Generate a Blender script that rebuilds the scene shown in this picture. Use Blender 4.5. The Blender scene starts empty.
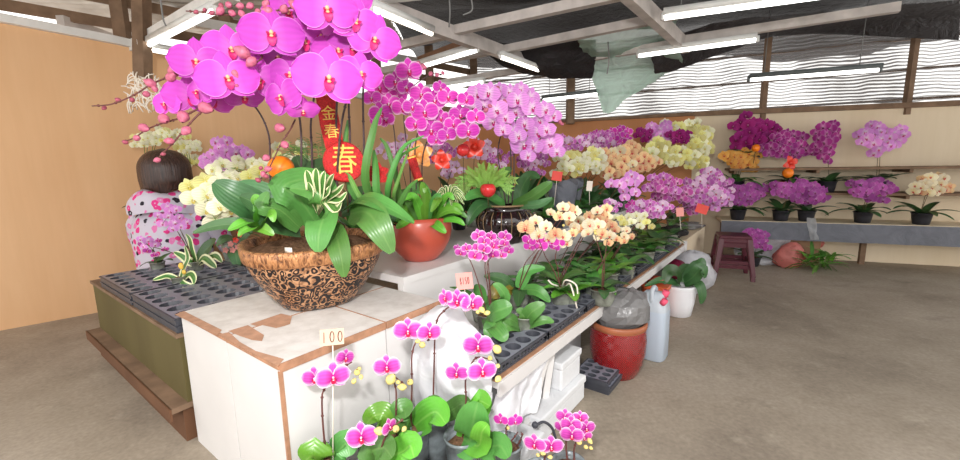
import bpy, math, random
from math import sin, cos, pi, radians
from mathutils import Vector, Matrix
random.seed(11)
R = random.Random(5)
scene = bpy.context.scene
COL = scene.collection

# ---------------------------------------------------------------- camera model (solved from the photograph's vanishing points)
FPX, PITCH, ROLL, EYE = 420.45, 0.158564, -0.019426, 1.0
_cp, _sp, _cr, _sr = cos(PITCH), sin(PITCH), cos(ROLL), sin(ROLL)

def ray(px, py):
    X, Y = px - 480.0, py - 230.0
    x = (_cr * X + _sr * Y) / FPX
    y = (-_sr * X + _cr * Y) / FPX
    return Vector((x, _cp - y * _sp, -_sp - y * _cp))

def at(px, py, Y):                      # world point on a sight line at forward distance Y
    d = ray(px, py)
    return Vector((0, 0, EYE)) + d * (Y / d.y)

def onz(px, py, z):                     # world point on a sight line at height z
    d = ray(px, py)
    return Vector((0, 0, EYE)) + d * ((z - EYE) / d.z)

AX = Vector((0.606, 0.795, 0)).normalized()      # along the display table, away from the camera
NX = Vector((0.795, -0.606, 0)).normalized()     # across it, towards the aisle
OO = Vector((0.045, 1.175, 0))

def T(s, t, z=0.0):
    p = OO + AX * s + NX * t
    return Vector((p.x, p.y, z))

WB = Vector((2.607 + .147, 3.886 + .372, 0)); WD = Vector((0.93, -0.368, 0)).normalized(); WN = Vector((-0.368, -0.93, 0)).normalized()

def onwall(px, py, off=0.0):            # on the back wall (off = distance in front of it)
    d = ray(px, py); o = Vector((0, 0, EYE)); b = WB + WN * off
    t = (b - o).dot(WN) / d.dot(WN)
    return o + d * t

def wallp(k, z, off=0.0):
    p = WB + WD * k + WN * off
    return Vector((p.x, p.y, z))

def S(r, g, b):
    def l(c):
        c /= 255.0
        return c / 12.92 if c <= 0.04045 else ((c + 0.055) / 1.055) ** 2.4
    return (l(r), l(g), l(b), 1.0)

# ---------------------------------------------------------------- materials
class NT:
    def __init__(s, name):
        s.m = bpy.data.materials.new(name); s.m.use_nodes = True
        s.t = s.m.node_tree; s.t.nodes.clear()
        s.out = s.n('ShaderNodeOutputMaterial')
    def n(s, typ, **kw):
        nd = s.t.nodes.new(typ)
        for k, v in kw.items():
            if k in nd.inputs: nd.inputs[k].default_value = v
            else: setattr(nd, k, v)
        return nd
    def l(s, a, b): s.t.links.new(a, b)
    def ramp(s, fac, stops, interp='LINEAR'):
        r = s.n('ShaderNodeValToRGB'); r.color_ramp.interpolation = interp
        e = r.color_ramp.elements
        while len(e) < len(stops): e.new(0.5)
        for i, (p, c) in enumerate(stops):
            e[i].position = p; e[i].color = c if len(c) == 4 else (*c, 1)
        s.l(fac, r.inputs[0]); return r.outputs[0]
    def math(s, op, a, b=None, clamp=False):
        nd = s.n('ShaderNodeMath'); nd.operation = op; nd.use_clamp = clamp
        for i, v in enumerate((a, b)):
            if v is None: continue
            if isinstance(v, (int, float)): nd.inputs[i].default_value = v
            else: s.l(v, nd.inputs[i])
        return nd.outputs[0]
    def mix(s, fac, a, b, blend='MIX'):
        nd = s.n('ShaderNodeMix'); nd.data_type = 'RGBA'; nd.blend_type = blend
        for i, v in ((0, fac), (6, a), (7, b)):
            if isinstance(v, (int, float, tuple)): nd.inputs[i].default_value = v
            else: s.l(v, nd.inputs[i])
        return nd.outputs[2]
    def attr(s, name):
        nd = s.n('ShaderNodeAttribute'); nd.attribute_name = name; return nd.outputs['Fac']
    def coord(s, scale=None, kind='Object'):
        o = s.n('ShaderNodeTexCoord').outputs[kind]
        if scale is not None:
            mp = s.n('ShaderNodeMapping'); mp.inputs['Scale'].default_value = scale if isinstance(scale, tuple) else (scale,) * 3
            s.l(o, mp.inputs['Vector']); o = mp.outputs[0]
        return o
    def noise(s, scale, vec=None, detail=3.0, rough=0.55, out='Fac', dist=0.0):
        nd = s.n('ShaderNodeTexNoise'); nd.inputs['Scale'].default_value = scale
        nd.inputs['Detail'].default_value = detail; nd.inputs['Roughness'].default_value = rough
        nd.inputs['Distortion'].default_value = dist
        if vec is not None: s.l(vec, nd.inputs['Vector'])
        return nd.outputs[out]
    def bump(s, h, strength=0.3, dist=0.01):
        nd = s.n('ShaderNodeBump'); nd.inputs['Strength'].default_value = strength; nd.inputs['Distance'].default_value = dist
        s.l(h, nd.inputs['Height']); return nd.outputs[0]
    def bsdf(s, color, rough=0.5, spec=0.4, metal=0.0, trans=0.0, alpha=1.0, normal=None, coat=0.0, transl=0.0):
        p = s.n('ShaderNodeBsdfPrincipled')
        def put(k, v):
            if isinstance(v, (int, float, tuple)): p.inputs[k].default_value = v
            else: s.l(v, p.inputs[k])
        put('Base Color', color); put('Roughness', rough); put('Specular IOR Level', spec); put('Metallic', metal)
        put('Transmission Weight', trans); put('Alpha', alpha); put('Coat Weight', coat)
        if normal is not None: s.l(normal, p.inputs['Normal'])
        o = p.outputs[0]
        if transl > 0:
            tr = s.n('ShaderNodeBsdfTranslucent')
            if isinstance(color, tuple): tr.inputs[0].default_value = color
            else: s.l(color, tr.inputs[0])
            mx = s.n('ShaderNodeMixShader'); mx.inputs[0].default_value = transl
            s.l(o, mx.inputs[1]); s.l(tr.outputs[0], mx.inputs[2]); o = mx.outputs[0]
        s.l(o, s.out.inputs[0])
        return s.m

def plain(name, c, rough=0.5, spec=0.4, var=0.12, scale=12.0, bump=0.0, **kw):
    t = NT(name); co = t.coord()
    nz = t.noise(scale, co)
    dark = tuple(x * (1 - var) for x in c[:3]) + (1,); lite = tuple(min(1, x * (1 + var)) for x in c[:3]) + (1,)
    col = t.ramp(nz, [(0.3, dark), (0.7, lite)])
    nrm = t.bump(t.noise(scale * 3, co), bump, 0.01) if bump else None
    return t.bsdf(col, rough, spec, normal=nrm, **kw)

def emit(name, c, strength):
    t = NT(name); e = t.n('ShaderNodeEmission'); e.inputs[0].default_value = c; e.inputs[1].default_value = strength
    t.l(e.outputs[0], t.out.inputs[0]); return t.m

def petal_mat(name, base, center, edge, ew=0.12, vein=0.1, transl=0.18, spots=None):
    t = NT(name)
    pu, pv = t.attr('pu'), t.attr('pv')
    e1 = t.math('POWER', t.math('ABSOLUTE', pv), 4.0); e2 = t.math('POWER', pu, 7.0)
    ed = t.math('MAXIMUM', e1, e2)
    rim = t.ramp(ed, [(1 - ew * 3 if ew * 3 < 1 else 0.05, (0, 0, 0)), (1.0, (1, 1, 1))])
    ctr = t.ramp(pu, [(0.05, (1, 1, 1)), (0.42, (0, 0, 0))])
    vn = t.math('SINE', t.math('MULTIPLY', pv, 17.0)); vn = t.math('MULTIPLY', vn, vein)
    c = t.mix(ctr, base, center); c = t.mix(rim, c, edge)
    oi = t.n('ShaderNodeObjectInfo')
    hs = t.n('ShaderNodeHueSaturation')
    t.l(c, hs.inputs['Color'])
    val = t.math('ADD', t.math('ADD', t.math('MULTIPLY', oi.outputs['Random'], 0.34), 0.78), vn)
    t.l(val, hs.inputs['Value'])
    t.l(t.math('ADD', t.math('MULTIPLY', oi.outputs['Random'], 0.02), 0.49), hs.inputs['Hue'])
    return t.bsdf(hs.outputs[0], 0.6, 0.2, transl=transl)

def leaf_mat(name, c, mid, rough=0.35, edge=None, ew=0.5):
    t = NT(name); pv = t.attr('pv'); pu = t.attr('pu')
    av = t.math('ABSOLUTE', pv)
    ml = t.ramp(av, [(0.0, (1, 1, 1)), (0.12, (0, 0, 0))])
    nz = t.noise(20, t.coord())
    dk = tuple(x * 0.72 for x in c[:3]) + (1,)
    col = t.mix(nz, dk, tuple(min(1, x * 1.25) for x in c[:3]) + (1,))
    col = t.mix(t.math('MULTIPLY', ml, 0.5), col, mid)
    if edge is not None:
        em = t.ramp(av, [(ew, (0, 0, 0)), (ew + 0.12, (1, 1, 1))])
        col = t.mix(em, col, edge)
    oi = t.n('ShaderNodeObjectInfo'); hs = t.n('ShaderNodeHueSaturation'); t.l(col, hs.inputs['Color'])
    t.l(t.math('ADD', t.math('MULTIPLY', oi.outputs['Random'], 0.5), 0.75), hs.inputs['Value'])
    t.l(t.math('ADD', t.math('MULTIPLY', oi.outputs['Random'], 0.03), 0.485), hs.inputs['Hue'])
    bm_ = t.bump(t.math('SINE', t.math('MULTIPLY', pv, 26.0)), 0.12, 0.002)
    return t.bsdf(hs.outputs[0], rough, 0.5, normal=bm_, transl=0.08)

M = {}
# ---------------------------------------------------------------- mesh builder
class MB:
    def __init__(s): s.v = []; s.f = []; s.mi = []; s.a = []; s.k = 0
    def add(s, p, pu=0.0, pv=0.0):
        s.v.append((p[0], p[1], p[2])); s.a.append((pu, pv)); return len(s.v) - 1
    def face(s, *ids): s.f.append(ids); s.mi.append(s.k)
    def mat(s, k): s.k = k; return s
    def grid(s, rows, close=False, uv=None):
        b = len(s.v); nr, nc = len(rows), len(rows[0])
        for i, r in enumerate(rows):
            for j, p in enumerate(r):
                a = uv[i][j] if uv else (i / max(1, nr - 1), 2 * j / max(1, nc - 1) - 1)
                s.add(p, *a)
        for i in range(nr - 1):
            for j in range(nc if close else nc - 1):
                j2 = (j + 1) % nc
                s.face(b + i * nc + j, b + i * nc + j2, b + (i + 1) * nc + j2, b + (i + 1) * nc + j)
        return b
    def cap(s, b, nc, flip=False):
        ids = list(range(b, b + nc)); s.face(*(ids[::-1] if flip else ids))
    def tube(s, path, rad, n=6, caps=True):
        path = [Vector(p) for p in path]
        if not isinstance(rad, (list, tuple)): rad = [rad] * len(path)
        rows = []; prev = None
        for i, p in enumerate(path):
            d = (path[min(i + 1, len(path) - 1)] - path[max(i - 1, 0)])
            if d.length < 1e-9: d = Vector((0, 0, 1))
            d.normalize()
            if prev is None:
                u = d.orthogonal().normalized()
            else:
                u = (prev - d * prev.dot(d))
                u = u.normalized() if u.length > 1e-6 else d.orthogonal().normalized()
            prev = u; w = d.cross(u)
            rows.append([p + (u * cos(2 * pi * k / n) + w * sin(2 * pi * k / n)) * rad[i] for k in range(n)])
        b = s.grid(rows, True)
        if caps:
            s.cap(b, n, True); s.cap(b + (len(rows) - 1) * n, n)
        return s
    def lathe(s, prof, c, n=24, caps=(True, False), sq=0.0, rot=0.0, sx=1.0, sy=1.0):
        c = Vector(c); rows = []
        for (r, z) in prof:
            row = []
            for k in range(n):
                a = 2 * pi * k / n
                q = 1.0
                if sq: q = 1.0 / ((abs(cos(a)) ** (2 + sq * 6) + abs(sin(a)) ** (2 + sq * 6)) ** (1 / (2 + sq * 6)))
                x, y = r * q * cos(a) * sx, r * q * sin(a) * sy
                row.append(c + Vector((x * cos(rot) - y * sin(rot), x * sin(rot) + y * cos(rot), z)))
            rows.append(row)
        b = s.grid(rows, True)
        if caps[0]: s.cap(b, n, True)
        if caps[1]: s.cap(b + (len(prof) - 1) * n, n)
        return s
    def box(s, c, sx, sy, sz, ax=None, ay=None, az=None):
        c = Vector(c); ax = ax or Vector((1, 0, 0)); ay = ay or Vector((0, 1, 0)); az = az or Vector((0, 0, 1))
        ids = []
        for k in (-1, 1):
            for j in (-1, 1):
                for i in (-1, 1):
                    ids.append(s.add(c + ax * (sx * i / 2) + ay * (sy * j / 2) + az * (sz * k / 2)))
        a = ids
        flip = ax.cross(ay).dot(az) < 0
        for q in ((0, 2, 3, 1), (4, 5, 7, 6), (0, 1, 5, 4), (2, 6, 7, 3), (0, 4, 6, 2), (1, 3, 7, 5)):
            q = [a[i] for i in q]
            s.face(*(q[::-1] if flip else q))
        return s
    def tbox(s, s0, s1, t0, t1, z0, z1):      # a box laid out along the display table
        return s.box(T((s0 + s1) / 2, (t0 + t1) / 2, (z0 + z1) / 2), abs(s1 - s0), abs(t1 - t0), abs(z1 - z0), AX, NX * -1)
    def beam(s, p, q, w, h):
        p, q = Vector(p), Vector(q); d = (q - p); L = d.length; d.normalize()
        side = d.cross(Vector((0, 0, 1))); side = side.normalized() if side.length > 1e-5 else Vector((1, 0, 0))
        return s.box((p + q) / 2, L, w, h, d, side * -1, d.cross(side) * -1)
    def ball(s, c, rx, ry=None, rz=None, n=10, m=7, rot=None):
        ry = rx if ry is None else ry; rz = rx if rz is None else rz; c = Vector(c)
        rows = []
        for i in range(m + 1):
            ph = -pi / 2 + pi * i / m; r = max(cos(ph), 1e-3)
            row = []
            for k in range(n):
                a = 2 * pi * k / n
                p = Vector((rx * r * cos(a), ry * r * sin(a), rz * sin(ph)))
                row.append(c + (rot @ p if rot else p))
            rows.append(row)
        s.grid(rows, True); return s
    def mesh(s, name, mats, smooth=True, off=None):
        me = bpy.data.meshes.new(name)
        v = s.v if off is None else [(p[0] - off[0], p[1] - off[1], p[2] - off[2]) for p in s.v]
        me.from_pydata(v, [], s.f)
        for m in (mats if isinstance(mats, (list, tuple)) else [mats]): me.materials.append(m)
        me.polygons.foreach_set('material_index', s.mi)
        me.polygons.foreach_set('use_smooth', [smooth] * len(s.f))
        for i, nm in enumerate(('pu', 'pv')):
            at_ = me.attributes.new(nm, 'FLOAT', 'POINT'); at_.data.foreach_set('value', [a[i] for a in s.a])
        me.update(); return me

def wloc(o):
    l = Vector(o.location)
    while o.parent: o = o.parent; l = l + Vector(o.location)
    return l

def link(name, me, parent=None, loc=None, mw=None):
    o = bpy.data.objects.new(name, me); COL.objects.link(o)
    if parent is not None: o.parent = parent
    if loc is not None: o.location = loc
    if mw is not None:
        b = wloc(parent) if parent is not None else Vector()
        o.matrix_local = Matrix.Translation(-b) @ mw
    return o

def obj(name, mb, mats, parent=None, smooth=True, bevel=0.0, loc=None):
    off = wloc(parent) if parent is not None else (Vector(loc) if loc is not None else Vector())
    o = link(name, mb.mesh(name, mats, smooth, off), parent, None if parent is not None else off)
    if bevel:
        b = o.modifiers.new('bevel', 'BEVEL'); b.width = bevel; b.segments = 2; b.limit_method = 'ANGLE'
    return o

def tag(o, label, cat, group=None, kind=None):
    o['label'] = label; o['category'] = cat
    if group: o['group'] = group
    if kind: o['kind'] = kind
    return o

def thing(name, label, cat, loc, group=None):
    o = bpy.data.objects.new(name, None); COL.objects.link(o); o.location = loc; o.empty_display_size = 0.05
    return tag(o, label, cat, group)

def struct(name, mb, mats, smooth=False):
    o = obj(name, mb, mats, None, smooth); o['kind'] = 'structure'; return o

def smoothpath(pts, n=5):
    pts = [Vector(p) for p in pts]
    if len(pts) < 3: return [pts[0].lerp(pts[-1], i / n) for i in range(n + 1)]
    P = [pts[0] * 2 - pts[1]] + pts + [pts[-1] * 2 - pts[-2]]
    out = []
    for i in range(1, len(P) - 2):
        p0, p1, p2, p3 = P[i - 1:i + 3]
        for k in range(n):
            t = k / n
            out.append(0.5 * ((2 * p1) + (p2 - p0) * t + (2 * p0 - 5 * p1 + 4 * p2 - p3) * t * t + (3 * p1 - p0 - 3 * p2 + p3) * t ** 3))
    out.append(pts[-1]); return out

def text_mesh(body, size, extrude=0.001):
    cu = bpy.data.curves.new('lettering', 'FONT'); cu.body = body; cu.size = size; cu.extrude = extrude
    cu.align_x = 'CENTER'; cu.align_y = 'CENTER'
    o = bpy.data.objects.new('lettering', cu); COL.objects.link(o)
    dg = bpy.context.evaluated_depsgraph_get(); dg.update()
    me = bpy.data.meshes.new_from_object(o.evaluated_get(dg))
    bpy.data.objects.remove(o); bpy.data.curves.remove(cu); return me

def frame(pos, face, up=Vector((0, 0, 1)), roll=0.0, scale=1.0):
    z = Vector(face).normalized(); x = Vector(up).cross(z)
    if x.length < 1e-4: x = Vector((1, 0, 0))
    x.normalize(); y = z.cross(x)
    m = Matrix((x, y, z)).transposed()
    m = m @ Matrix.Rotation(roll, 3, 'Z')
    return Matrix.Translation(pos) @ m.to_4x4() @ Matrix.Diagonal((scale, scale, scale, 1))
# ---------------------------------------------------------------- orchid flowers
FLOWERS = {}
def petal(mb, L, W, ang, z0, nu, nv, pw=0.8, sh=0.6, cup=0.10, back=0.10, ruffle=0.0, ph=0.0):
    rows, uv = [], []
    for i in range(nu + 1):
        u = i / nu
        w = W / 2 * max(sin(pi * min(1, (u * 0.985 + 0.012) ** pw)), 0.0) ** sh
        row, ur = [], []
        for j in range(nv + 1):
            v = 2 * j / nv - 1
            x, y = v * w, L * u - 0.06 * L * v * v * (u > 0.5) * (u - 0.5)
            z = z0 + 0.10 * u * L - back * u * u * L - cup * v * v * w + ruffle * sin(9 * u + 5 * v + ph) * u * abs(v) * L
            row.append((x * cos(ang) - y * sin(ang), x * sin(ang) + y * cos(ang), z)); ur.append((u, v))
        rows.append(row); uv.append(ur)
    mb.grid(rows, False, uv)

def flower_mesh(kind, hi, variant=0):
    pm, lm, cm = FLOWERS[kind]
    nu, nv = (9, 8) if hi == 2 else (6, 4) if hi == 1 else (4, 4)
    r = random.Random(variant * 7 + 3); j = lambda a: r.uniform(-a, a)
    mb = MB()
    op = -0.10 * (variant == 2)
    petal(mb, 0.48 + j(.02), 0.36, j(.06), 0.0, nu, nv, 0.75, 0.7, 0.1, 0.12)
    petal(mb, 0.45, 0.33, radians(128) + j(.06), -0.01, nu, nv, 0.75, 0.7, 0.1, 0.14)
    petal(mb, 0.45, 0.33, radians(-128) + j(.06), -0.012, nu, nv, 0.75, 0.7, 0.1, 0.14)
    rf = 0.05 if hi == 2 else 0.0
    petal(mb, 0.52, 0.60 + j(.03), radians(82) + j(.08), 0.035, nu, nv + 2 * (hi == 2), 0.85, 0.52, 0.16 + op, 0.16, rf, j(2))
    petal(mb, 0.52, 0.60 + j(.03), radians(-82) + j(.08), 0.035, nu, nv + 2 * (hi == 2), 0.85, 0.52, 0.16 + op, 0.16, rf, j(2))
    lp = MB() if hi else mb
    k0 = 0 if hi else 1
    lp.mat(k0)
    n = 5 if hi else 3
    # mid lobe, two upswept side lobes
    rows, uv = [], []
    for i in range(n + 1):
        u = i / n; w = 0.070 * (sin(pi * min(1, 0.22 + 0.72 * u)) ** 0.6)
        rows.append([(v * w, -0.02 - 0.165 * u, 0.06 + 0.12 * u - 0.13 * u * u + 0.02 * abs(v)) for v in (-1, 0, 1)])
        uv.append([(u, v) for v in (-1, 0, 1)])
    lp.grid(rows, False, uv)
    for sgn in (-1, 1):
        rows = []
        for i in range(n):
            u = i / (n - 1); w = 0.042 * sin(pi * (0.12 + 0.8 * u))
            c = Vector((sgn * (0.02 + 0.05 * u), -0.025 - 0.02 * u + 0.03 * u * u, 0.06 + 0.12 * u))
            rows.append([c + Vector((0, v * w, -abs(v) * 0.01)) for v in (-1, 0, 1)])
        lp.grid(rows)
    lp.mat(k0 + 1)
    lp.ball((0, 0.012, 0.085), 0.036, 0.042, 0.045, 7 if hi else 5, 5 if hi else 3)
    lp.ball((0, -0.05, 0.115), 0.036, 0.024, 0.022, 6 if hi else 4, 3)
    nm = 'flower'
    if hi:
        return mb.mesh(nm, pm), lp.mesh('lip', [lm, cm])
    return mb.mesh(nm, [pm, lm, cm]), None

_fm = {}
def fmesh(kind, hi, variant):
    k = (kind, hi, variant)
    if k not in _fm: _fm[k] = flower_mesh(kind, hi, variant)
    return _fm[k]

def add_flower(parent, kind, pos, face, w, hi=0, roll=0.0):
    me, lip = fmesh(kind, hi, R.randrange(3))
    o = link('flower', me, parent, mw=frame(pos, face, roll=roll, scale=w))
    if lip is not None:
        link('lip', lip, o)
    return o

_bud = {}
def bud_mesh(key):
    if key not in _bud:
        mb = MB(); rows = []
        for i in range(7):
            u = i / 6; r = 0.42 * sin(pi * (0.04 + 0.92 * u)) ** 0.75 * (1.1 - 0.35 * u)
            rows.append([(r * cos(2 * pi * k / 9) * (1 + .06 * cos(6 * pi * k / 9)), r * sin(2 * pi * k / 9), u - 0.5) for k in range(9)])
        mb.grid(rows, True)
        _bud[key] = mb.mesh('bud', M[key])
    return _bud[key]

def add_bud(parent, pos, size, key='bud_pink', d=None):
    d = d or Vector((R.uniform(-.6, .6), R.uniform(-.8, .1), R.uniform(-.5, .4)))
    return link('bud', bud_mesh(key), parent, mw=frame(pos, d, up=Vector((.3, .1, 1)), scale=size))

# ---------------------------------------------------------------- leaves
def strap(mb, path, W, pw=0.75, sh=0.6, fold=0.25, up=Vector((0, 0, 1)), nv=4, tip=0.985, twist=0.0):
    path = [Vector(p) for p in path]; n = len(path); rows, uv = [], []
    for i, p in enumerate(path):
        u = i / (n - 1)
        d = (path[min(i + 1, n - 1)] - path[max(i - 1, 0)]).normalized()
        sd = d.cross(up)
        if sd.length < 1e-3: sd = Vector((1, 0, 0))
        sd.normalize(); nr = sd.cross(d)
        if twist:
            q = Matrix.Rotation(twist * u, 3, d); sd = q @ sd; nr = q @ nr
        w = W / 2 * max(sin(pi * (0.05 + (tip - 0.05) * u) ** pw), 0.02) ** sh
        rows.append([p + sd * (v * w) + nr * (abs(v) * w * fold) for v in [2 * j / nv - 1 for j in range(nv + 1)]])
        uv.append([(u, 2 * j / nv - 1) for j in range(nv + 1)])
    mb.grid(rows, False, uv)

def leafpath(base, az, L, elev, droop, n=8):
    p = Vector(base); out = [p.copy()]
    for i in range(n):
        th = elev - droop * (i + 0.5) / n
        p = p + Vector((cos(az) * cos(th), sin(az) * cos(th), sin(th))) * (L / n); out.append(p.copy())
    return out

def add_leaf(parent, base, az, L, W, elev=0.6, droop=0.8, key='leaf', fold=0.22, pw=0.7, sh=0.55, name='leaf', n=8):
    mb = MB(); strap(mb, leafpath(base, az, L, elev, droop, n), W, pw, sh, fold)
    return obj(name, mb, M[key], parent)

def rosette(parent, base, n, L, W, key='leaf', spread=0.02, elev=(0.25, 0.8), droop=(0.6, 1.2), az0=None):
    a0 = R.uniform(0, 6.28) if az0 is None else az0
    for k in range(n):
        a = a0 + k * (2.4 if n > 3 else 2 * pi / n) + R.uniform(-.25, .25); l = L * R.uniform(0.8, 1.15)
        add_leaf(parent, Vector(base) + Vector((cos(a), sin(a), 0)) * spread * .5, a, l, W * R.uniform(.85, 1.1), R.uniform(*elev), R.uniform(*droop), key)

# ---------------------------------------------------------------- pots
def add_pot(parent, c, r, h, key='clear_pot', soil=True, taper=0.78, rim=True, name='pot', n=20):
    mb = MB(); c = Vector(c)
    prof = [(r * taper * .9, 0), (r * taper, 0.004), (r * (taper + .5 * (1 - taper)), h * .5), (r * .97, h * .93)]
    if rim: prof += [(r * 1.05, h * .94), (r * 1.06, h), (r * .98, h), (r * .93, h * .88)]
    else: prof += [(r, h), (r * .93, h), (r * .9, h * .85)]
    mb.lathe(prof, c, n)
    o = obj(name, mb, M[key], parent)
    if soil:
        mb = MB(); mb.lathe([(r * .92, h * .80), (r * .6, h * .90), (r * .25, h * .95), (0.002, h * .96)], c, 14, caps=(False, True))
        obj('bark', mb, M['bark'], parent)
    return o

ALT = dict(purple='pale', striped='purple', cream='peach', peach='cream', ivory='yellow', yellow='ivory')
def fill(c, r, n, rnd):                 # spread-out points in an ellipse (pixel units)
    pts = []; ph = rnd.uniform(0, 6.28)
    for i in range(n):
        best, bd = None, -1
        for k in range(14):
            a, q = rnd.uniform(0, 2 * pi), math.sqrt(rnd.random())
            q *= 1 + .22 * sin(3 * a + ph) + .16 * sin(5 * a + 2 * ph)
            p = (c[0] + r[0] * q * cos(a), c[1] + r[1] * q * sin(a))
            d = min([((p[0] - o[0]) ** 2 + (p[1] - o[1]) ** 2) for o in pts] or [1e9])
            if d > bd: best, bd = p, d
        pts.append(best)
    return pts

def toward(p):
    d = Vector((0 - p.x, 0 - p.y, 0)).normalized()
    return d

def spray(root, base, c, r, n, w, kind, Y, hi=0, axis=None, buds=0, budkey='bud_pink', depth=None, stemkey='stem', stems=1, wob=0.6, stemr=0.0026):
    """flowers filling the ellipse c, r (seen from the camera, at distance Y) hung on stems that rise from base"""
    rnd = R
    base = Vector(base); px = Y / FPX
    axis = axis or [(c[0], c[1] + r[1] * .5), (c[0], c[1] - r[1] * .6)]
    if r[0] > r[1] * 1.5 and len(axis) == 2 and axis[0][0] == axis[1][0]:
        axis = [(c[0] - r[0] * .1, c[1] - r[1] * .2), (c[0] + r[0] * .7, c[1])]
        stems = max(stems, 2)
    paths = []
    for k in range(stems):
        sg = 1 if k % 2 == 0 else -1
        ax = [at(c[0] + (a[0] - c[0]) * sg + rnd.uniform(-.1, .1) * r[0], a[1] + rnd.uniform(-.15, .15) * r[1], Y + 0.02 * k) for a in axis]
        b = base + Vector((rnd.uniform(-.012, .012), rnd.uniform(-.012, .012), 0))
        mid = b.lerp(ax[0], 0.55); mid.z = b.z + (ax[0].z - b.z) * 0.62
        paths.append(smoothpath([b, mid] + ax, 6))
    px_pts = fill(c, r, n, rnd)
    dd = depth if depth is not None else min(r) * px * 0.8
    mbs = [MB() for _ in paths]
    for m, p in zip(mbs, paths):
        m.tube(p, [stemr * (1 - .45 * i / len(p)) for i in range(len(p))], 5)
    for (x, y) in px_pts:
        q = ((x - c[0]) / r[0]) ** 2 + ((y - c[1]) / r[1]) ** 2
        p = at(x, y, Y - dd * (1 - q) * .7 + rnd.uniform(-.4, .4) * dd)
        face = toward(p) + Vector((rnd.uniform(-wob, wob) + .35 * (x - c[0]) / r[0] * .8, rnd.uniform(-.2, .2), rnd.uniform(-.35, .25)))
        kd = ALT.get(kind, kind) if rnd.random() < .3 else kind
        add_flower(root, kd, p, face, w * px * rnd.uniform(.88, 1.1) if w > 0 else -w, hi, rnd.uniform(-.35, .35))
        bp = p - face.normalized() * 0.02 * w * px
        bi, bj, bd = 0, 0, 9
        for i, pa in enumerate(paths):
            for j, s_ in enumerate(pa):
                if j >= 6 and (s_ - bp).length < bd: bi, bj, bd = i, j, (s_ - bp).length
        s_ = paths[bi][bj]
        mbs[bi].tube([s_, s_.lerp(bp, .55) + Vector((0, 0, .18 * bd)), bp], [stemr * .5, stemr * .45, stemr * .4], 4, False)
    for m in mbs: obj('flower_stem', m, M[stemkey], root)
    for k in range(buds):
        pa = paths[k % len(paths)]; tip = pa[-1]; d = (pa[-1] - pa[-3]).normalized()
        add_bud(root, tip + d * (0.016 * (k // len(paths))) + Vector((rnd.uniform(-.008, .008), 0, rnd.uniform(-.008, .008))), w * px * .32 * (1 - .12 * (k // len(paths))), budkey)
    return paths

def stemline(root, pts, r0=0.003, r1=0.0018, key='stem', n=6, name='flower_stem', sides=6):
    p = smoothpath(pts, n); mb = MB()
    mb.tube(p, [r0 + (r1 - r0) * i / (len(p) - 1) for i in range(len(p))], sides)
    for i in range(4, len(p), 5): mb.ball(p[i], r0 * 1.35, n=6, m=4)      # nodes
    return obj(name, mb, M[key], root)
# ---------------------------------------------------------------- the materials
def PM(k, base, ctr, edge, lip, col, **kw):
    pm = petal_mat('petal_' + k, S(*base), S(*ctr), S(*edge), **kw)
    lm = plain('lip_' + k, S(*lip), 0.5, 0.3, 0.25, 60); cm = plain('column_' + k, S(*col), 0.5, 0.3, 0.1)
    FLOWERS[k] = (pm, lm, cm)
PM('hot', (206, 78, 194), (218, 112, 206), (236, 160, 230), (206, 40, 110), (246, 190, 150), ew=0.07, vein=0.03)
PM('edged', (216, 62, 184), (226, 92, 196), (252, 220, 244), (200, 24, 104), (252, 225, 240), ew=0.26)
PM('lilac', (232, 152, 228), (250, 224, 244), (244, 196, 240), (190, 30, 120), (252, 235, 240), ew=0.08)
PM('cream', (250, 238, 205), (250, 228, 170), (252, 246, 226), (206, 70, 70), (250, 230, 190), ew=0.1)
PM('peach', (246, 208, 158), (236, 150, 120), (250, 226, 190), (200, 60, 70), (250, 220, 160), ew=0.1)
PM('yellow', (238, 234, 158), (226, 218, 120), (240, 238, 180), (235, 215, 90), (246, 240, 190), ew=0.1)
PM('ivory', (248, 246, 216), (232, 236, 176), (248, 248, 226), (220, 200, 110), (250, 246, 214), ew=0.1)
PM('deep', (160, 36, 122), (130, 14, 92), (206, 90, 176), (110, 5, 60), (220, 150, 190), ew=0.08)
PM('purple', (200, 104, 188), (238, 190, 228), (242, 200, 236), (140, 10, 100), (250, 230, 244), ew=0.22)
PM('striped', (196, 84, 168), (238, 180, 220), (242, 198, 230), (120, 8, 80), (240, 210, 220), ew=0.2)
PM('mauve', (182, 84, 170), (206, 130, 196), (214, 146, 206), (130, 10, 96), (240, 210, 236), ew=0.15)
PM('plum', (164, 48, 136), (216, 140, 196), (214, 150, 200), (110, 8, 76), (236, 200, 216), ew=0.2)
PM('pale', (238, 196, 232), (248, 232, 244), (250, 238, 250), (196, 40, 120), (252, 240, 240), ew=0.1)
PM('mini', (214, 80, 182), (184, 30, 136), (254, 234, 250), (208, 30, 78), (250, 200, 216), ew=0.3, vein=0.1)
PM('orange', (240, 178, 92), (230, 140, 60), (246, 206, 140), (190, 70, 40), (250, 220, 150), ew=0.1)

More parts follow.
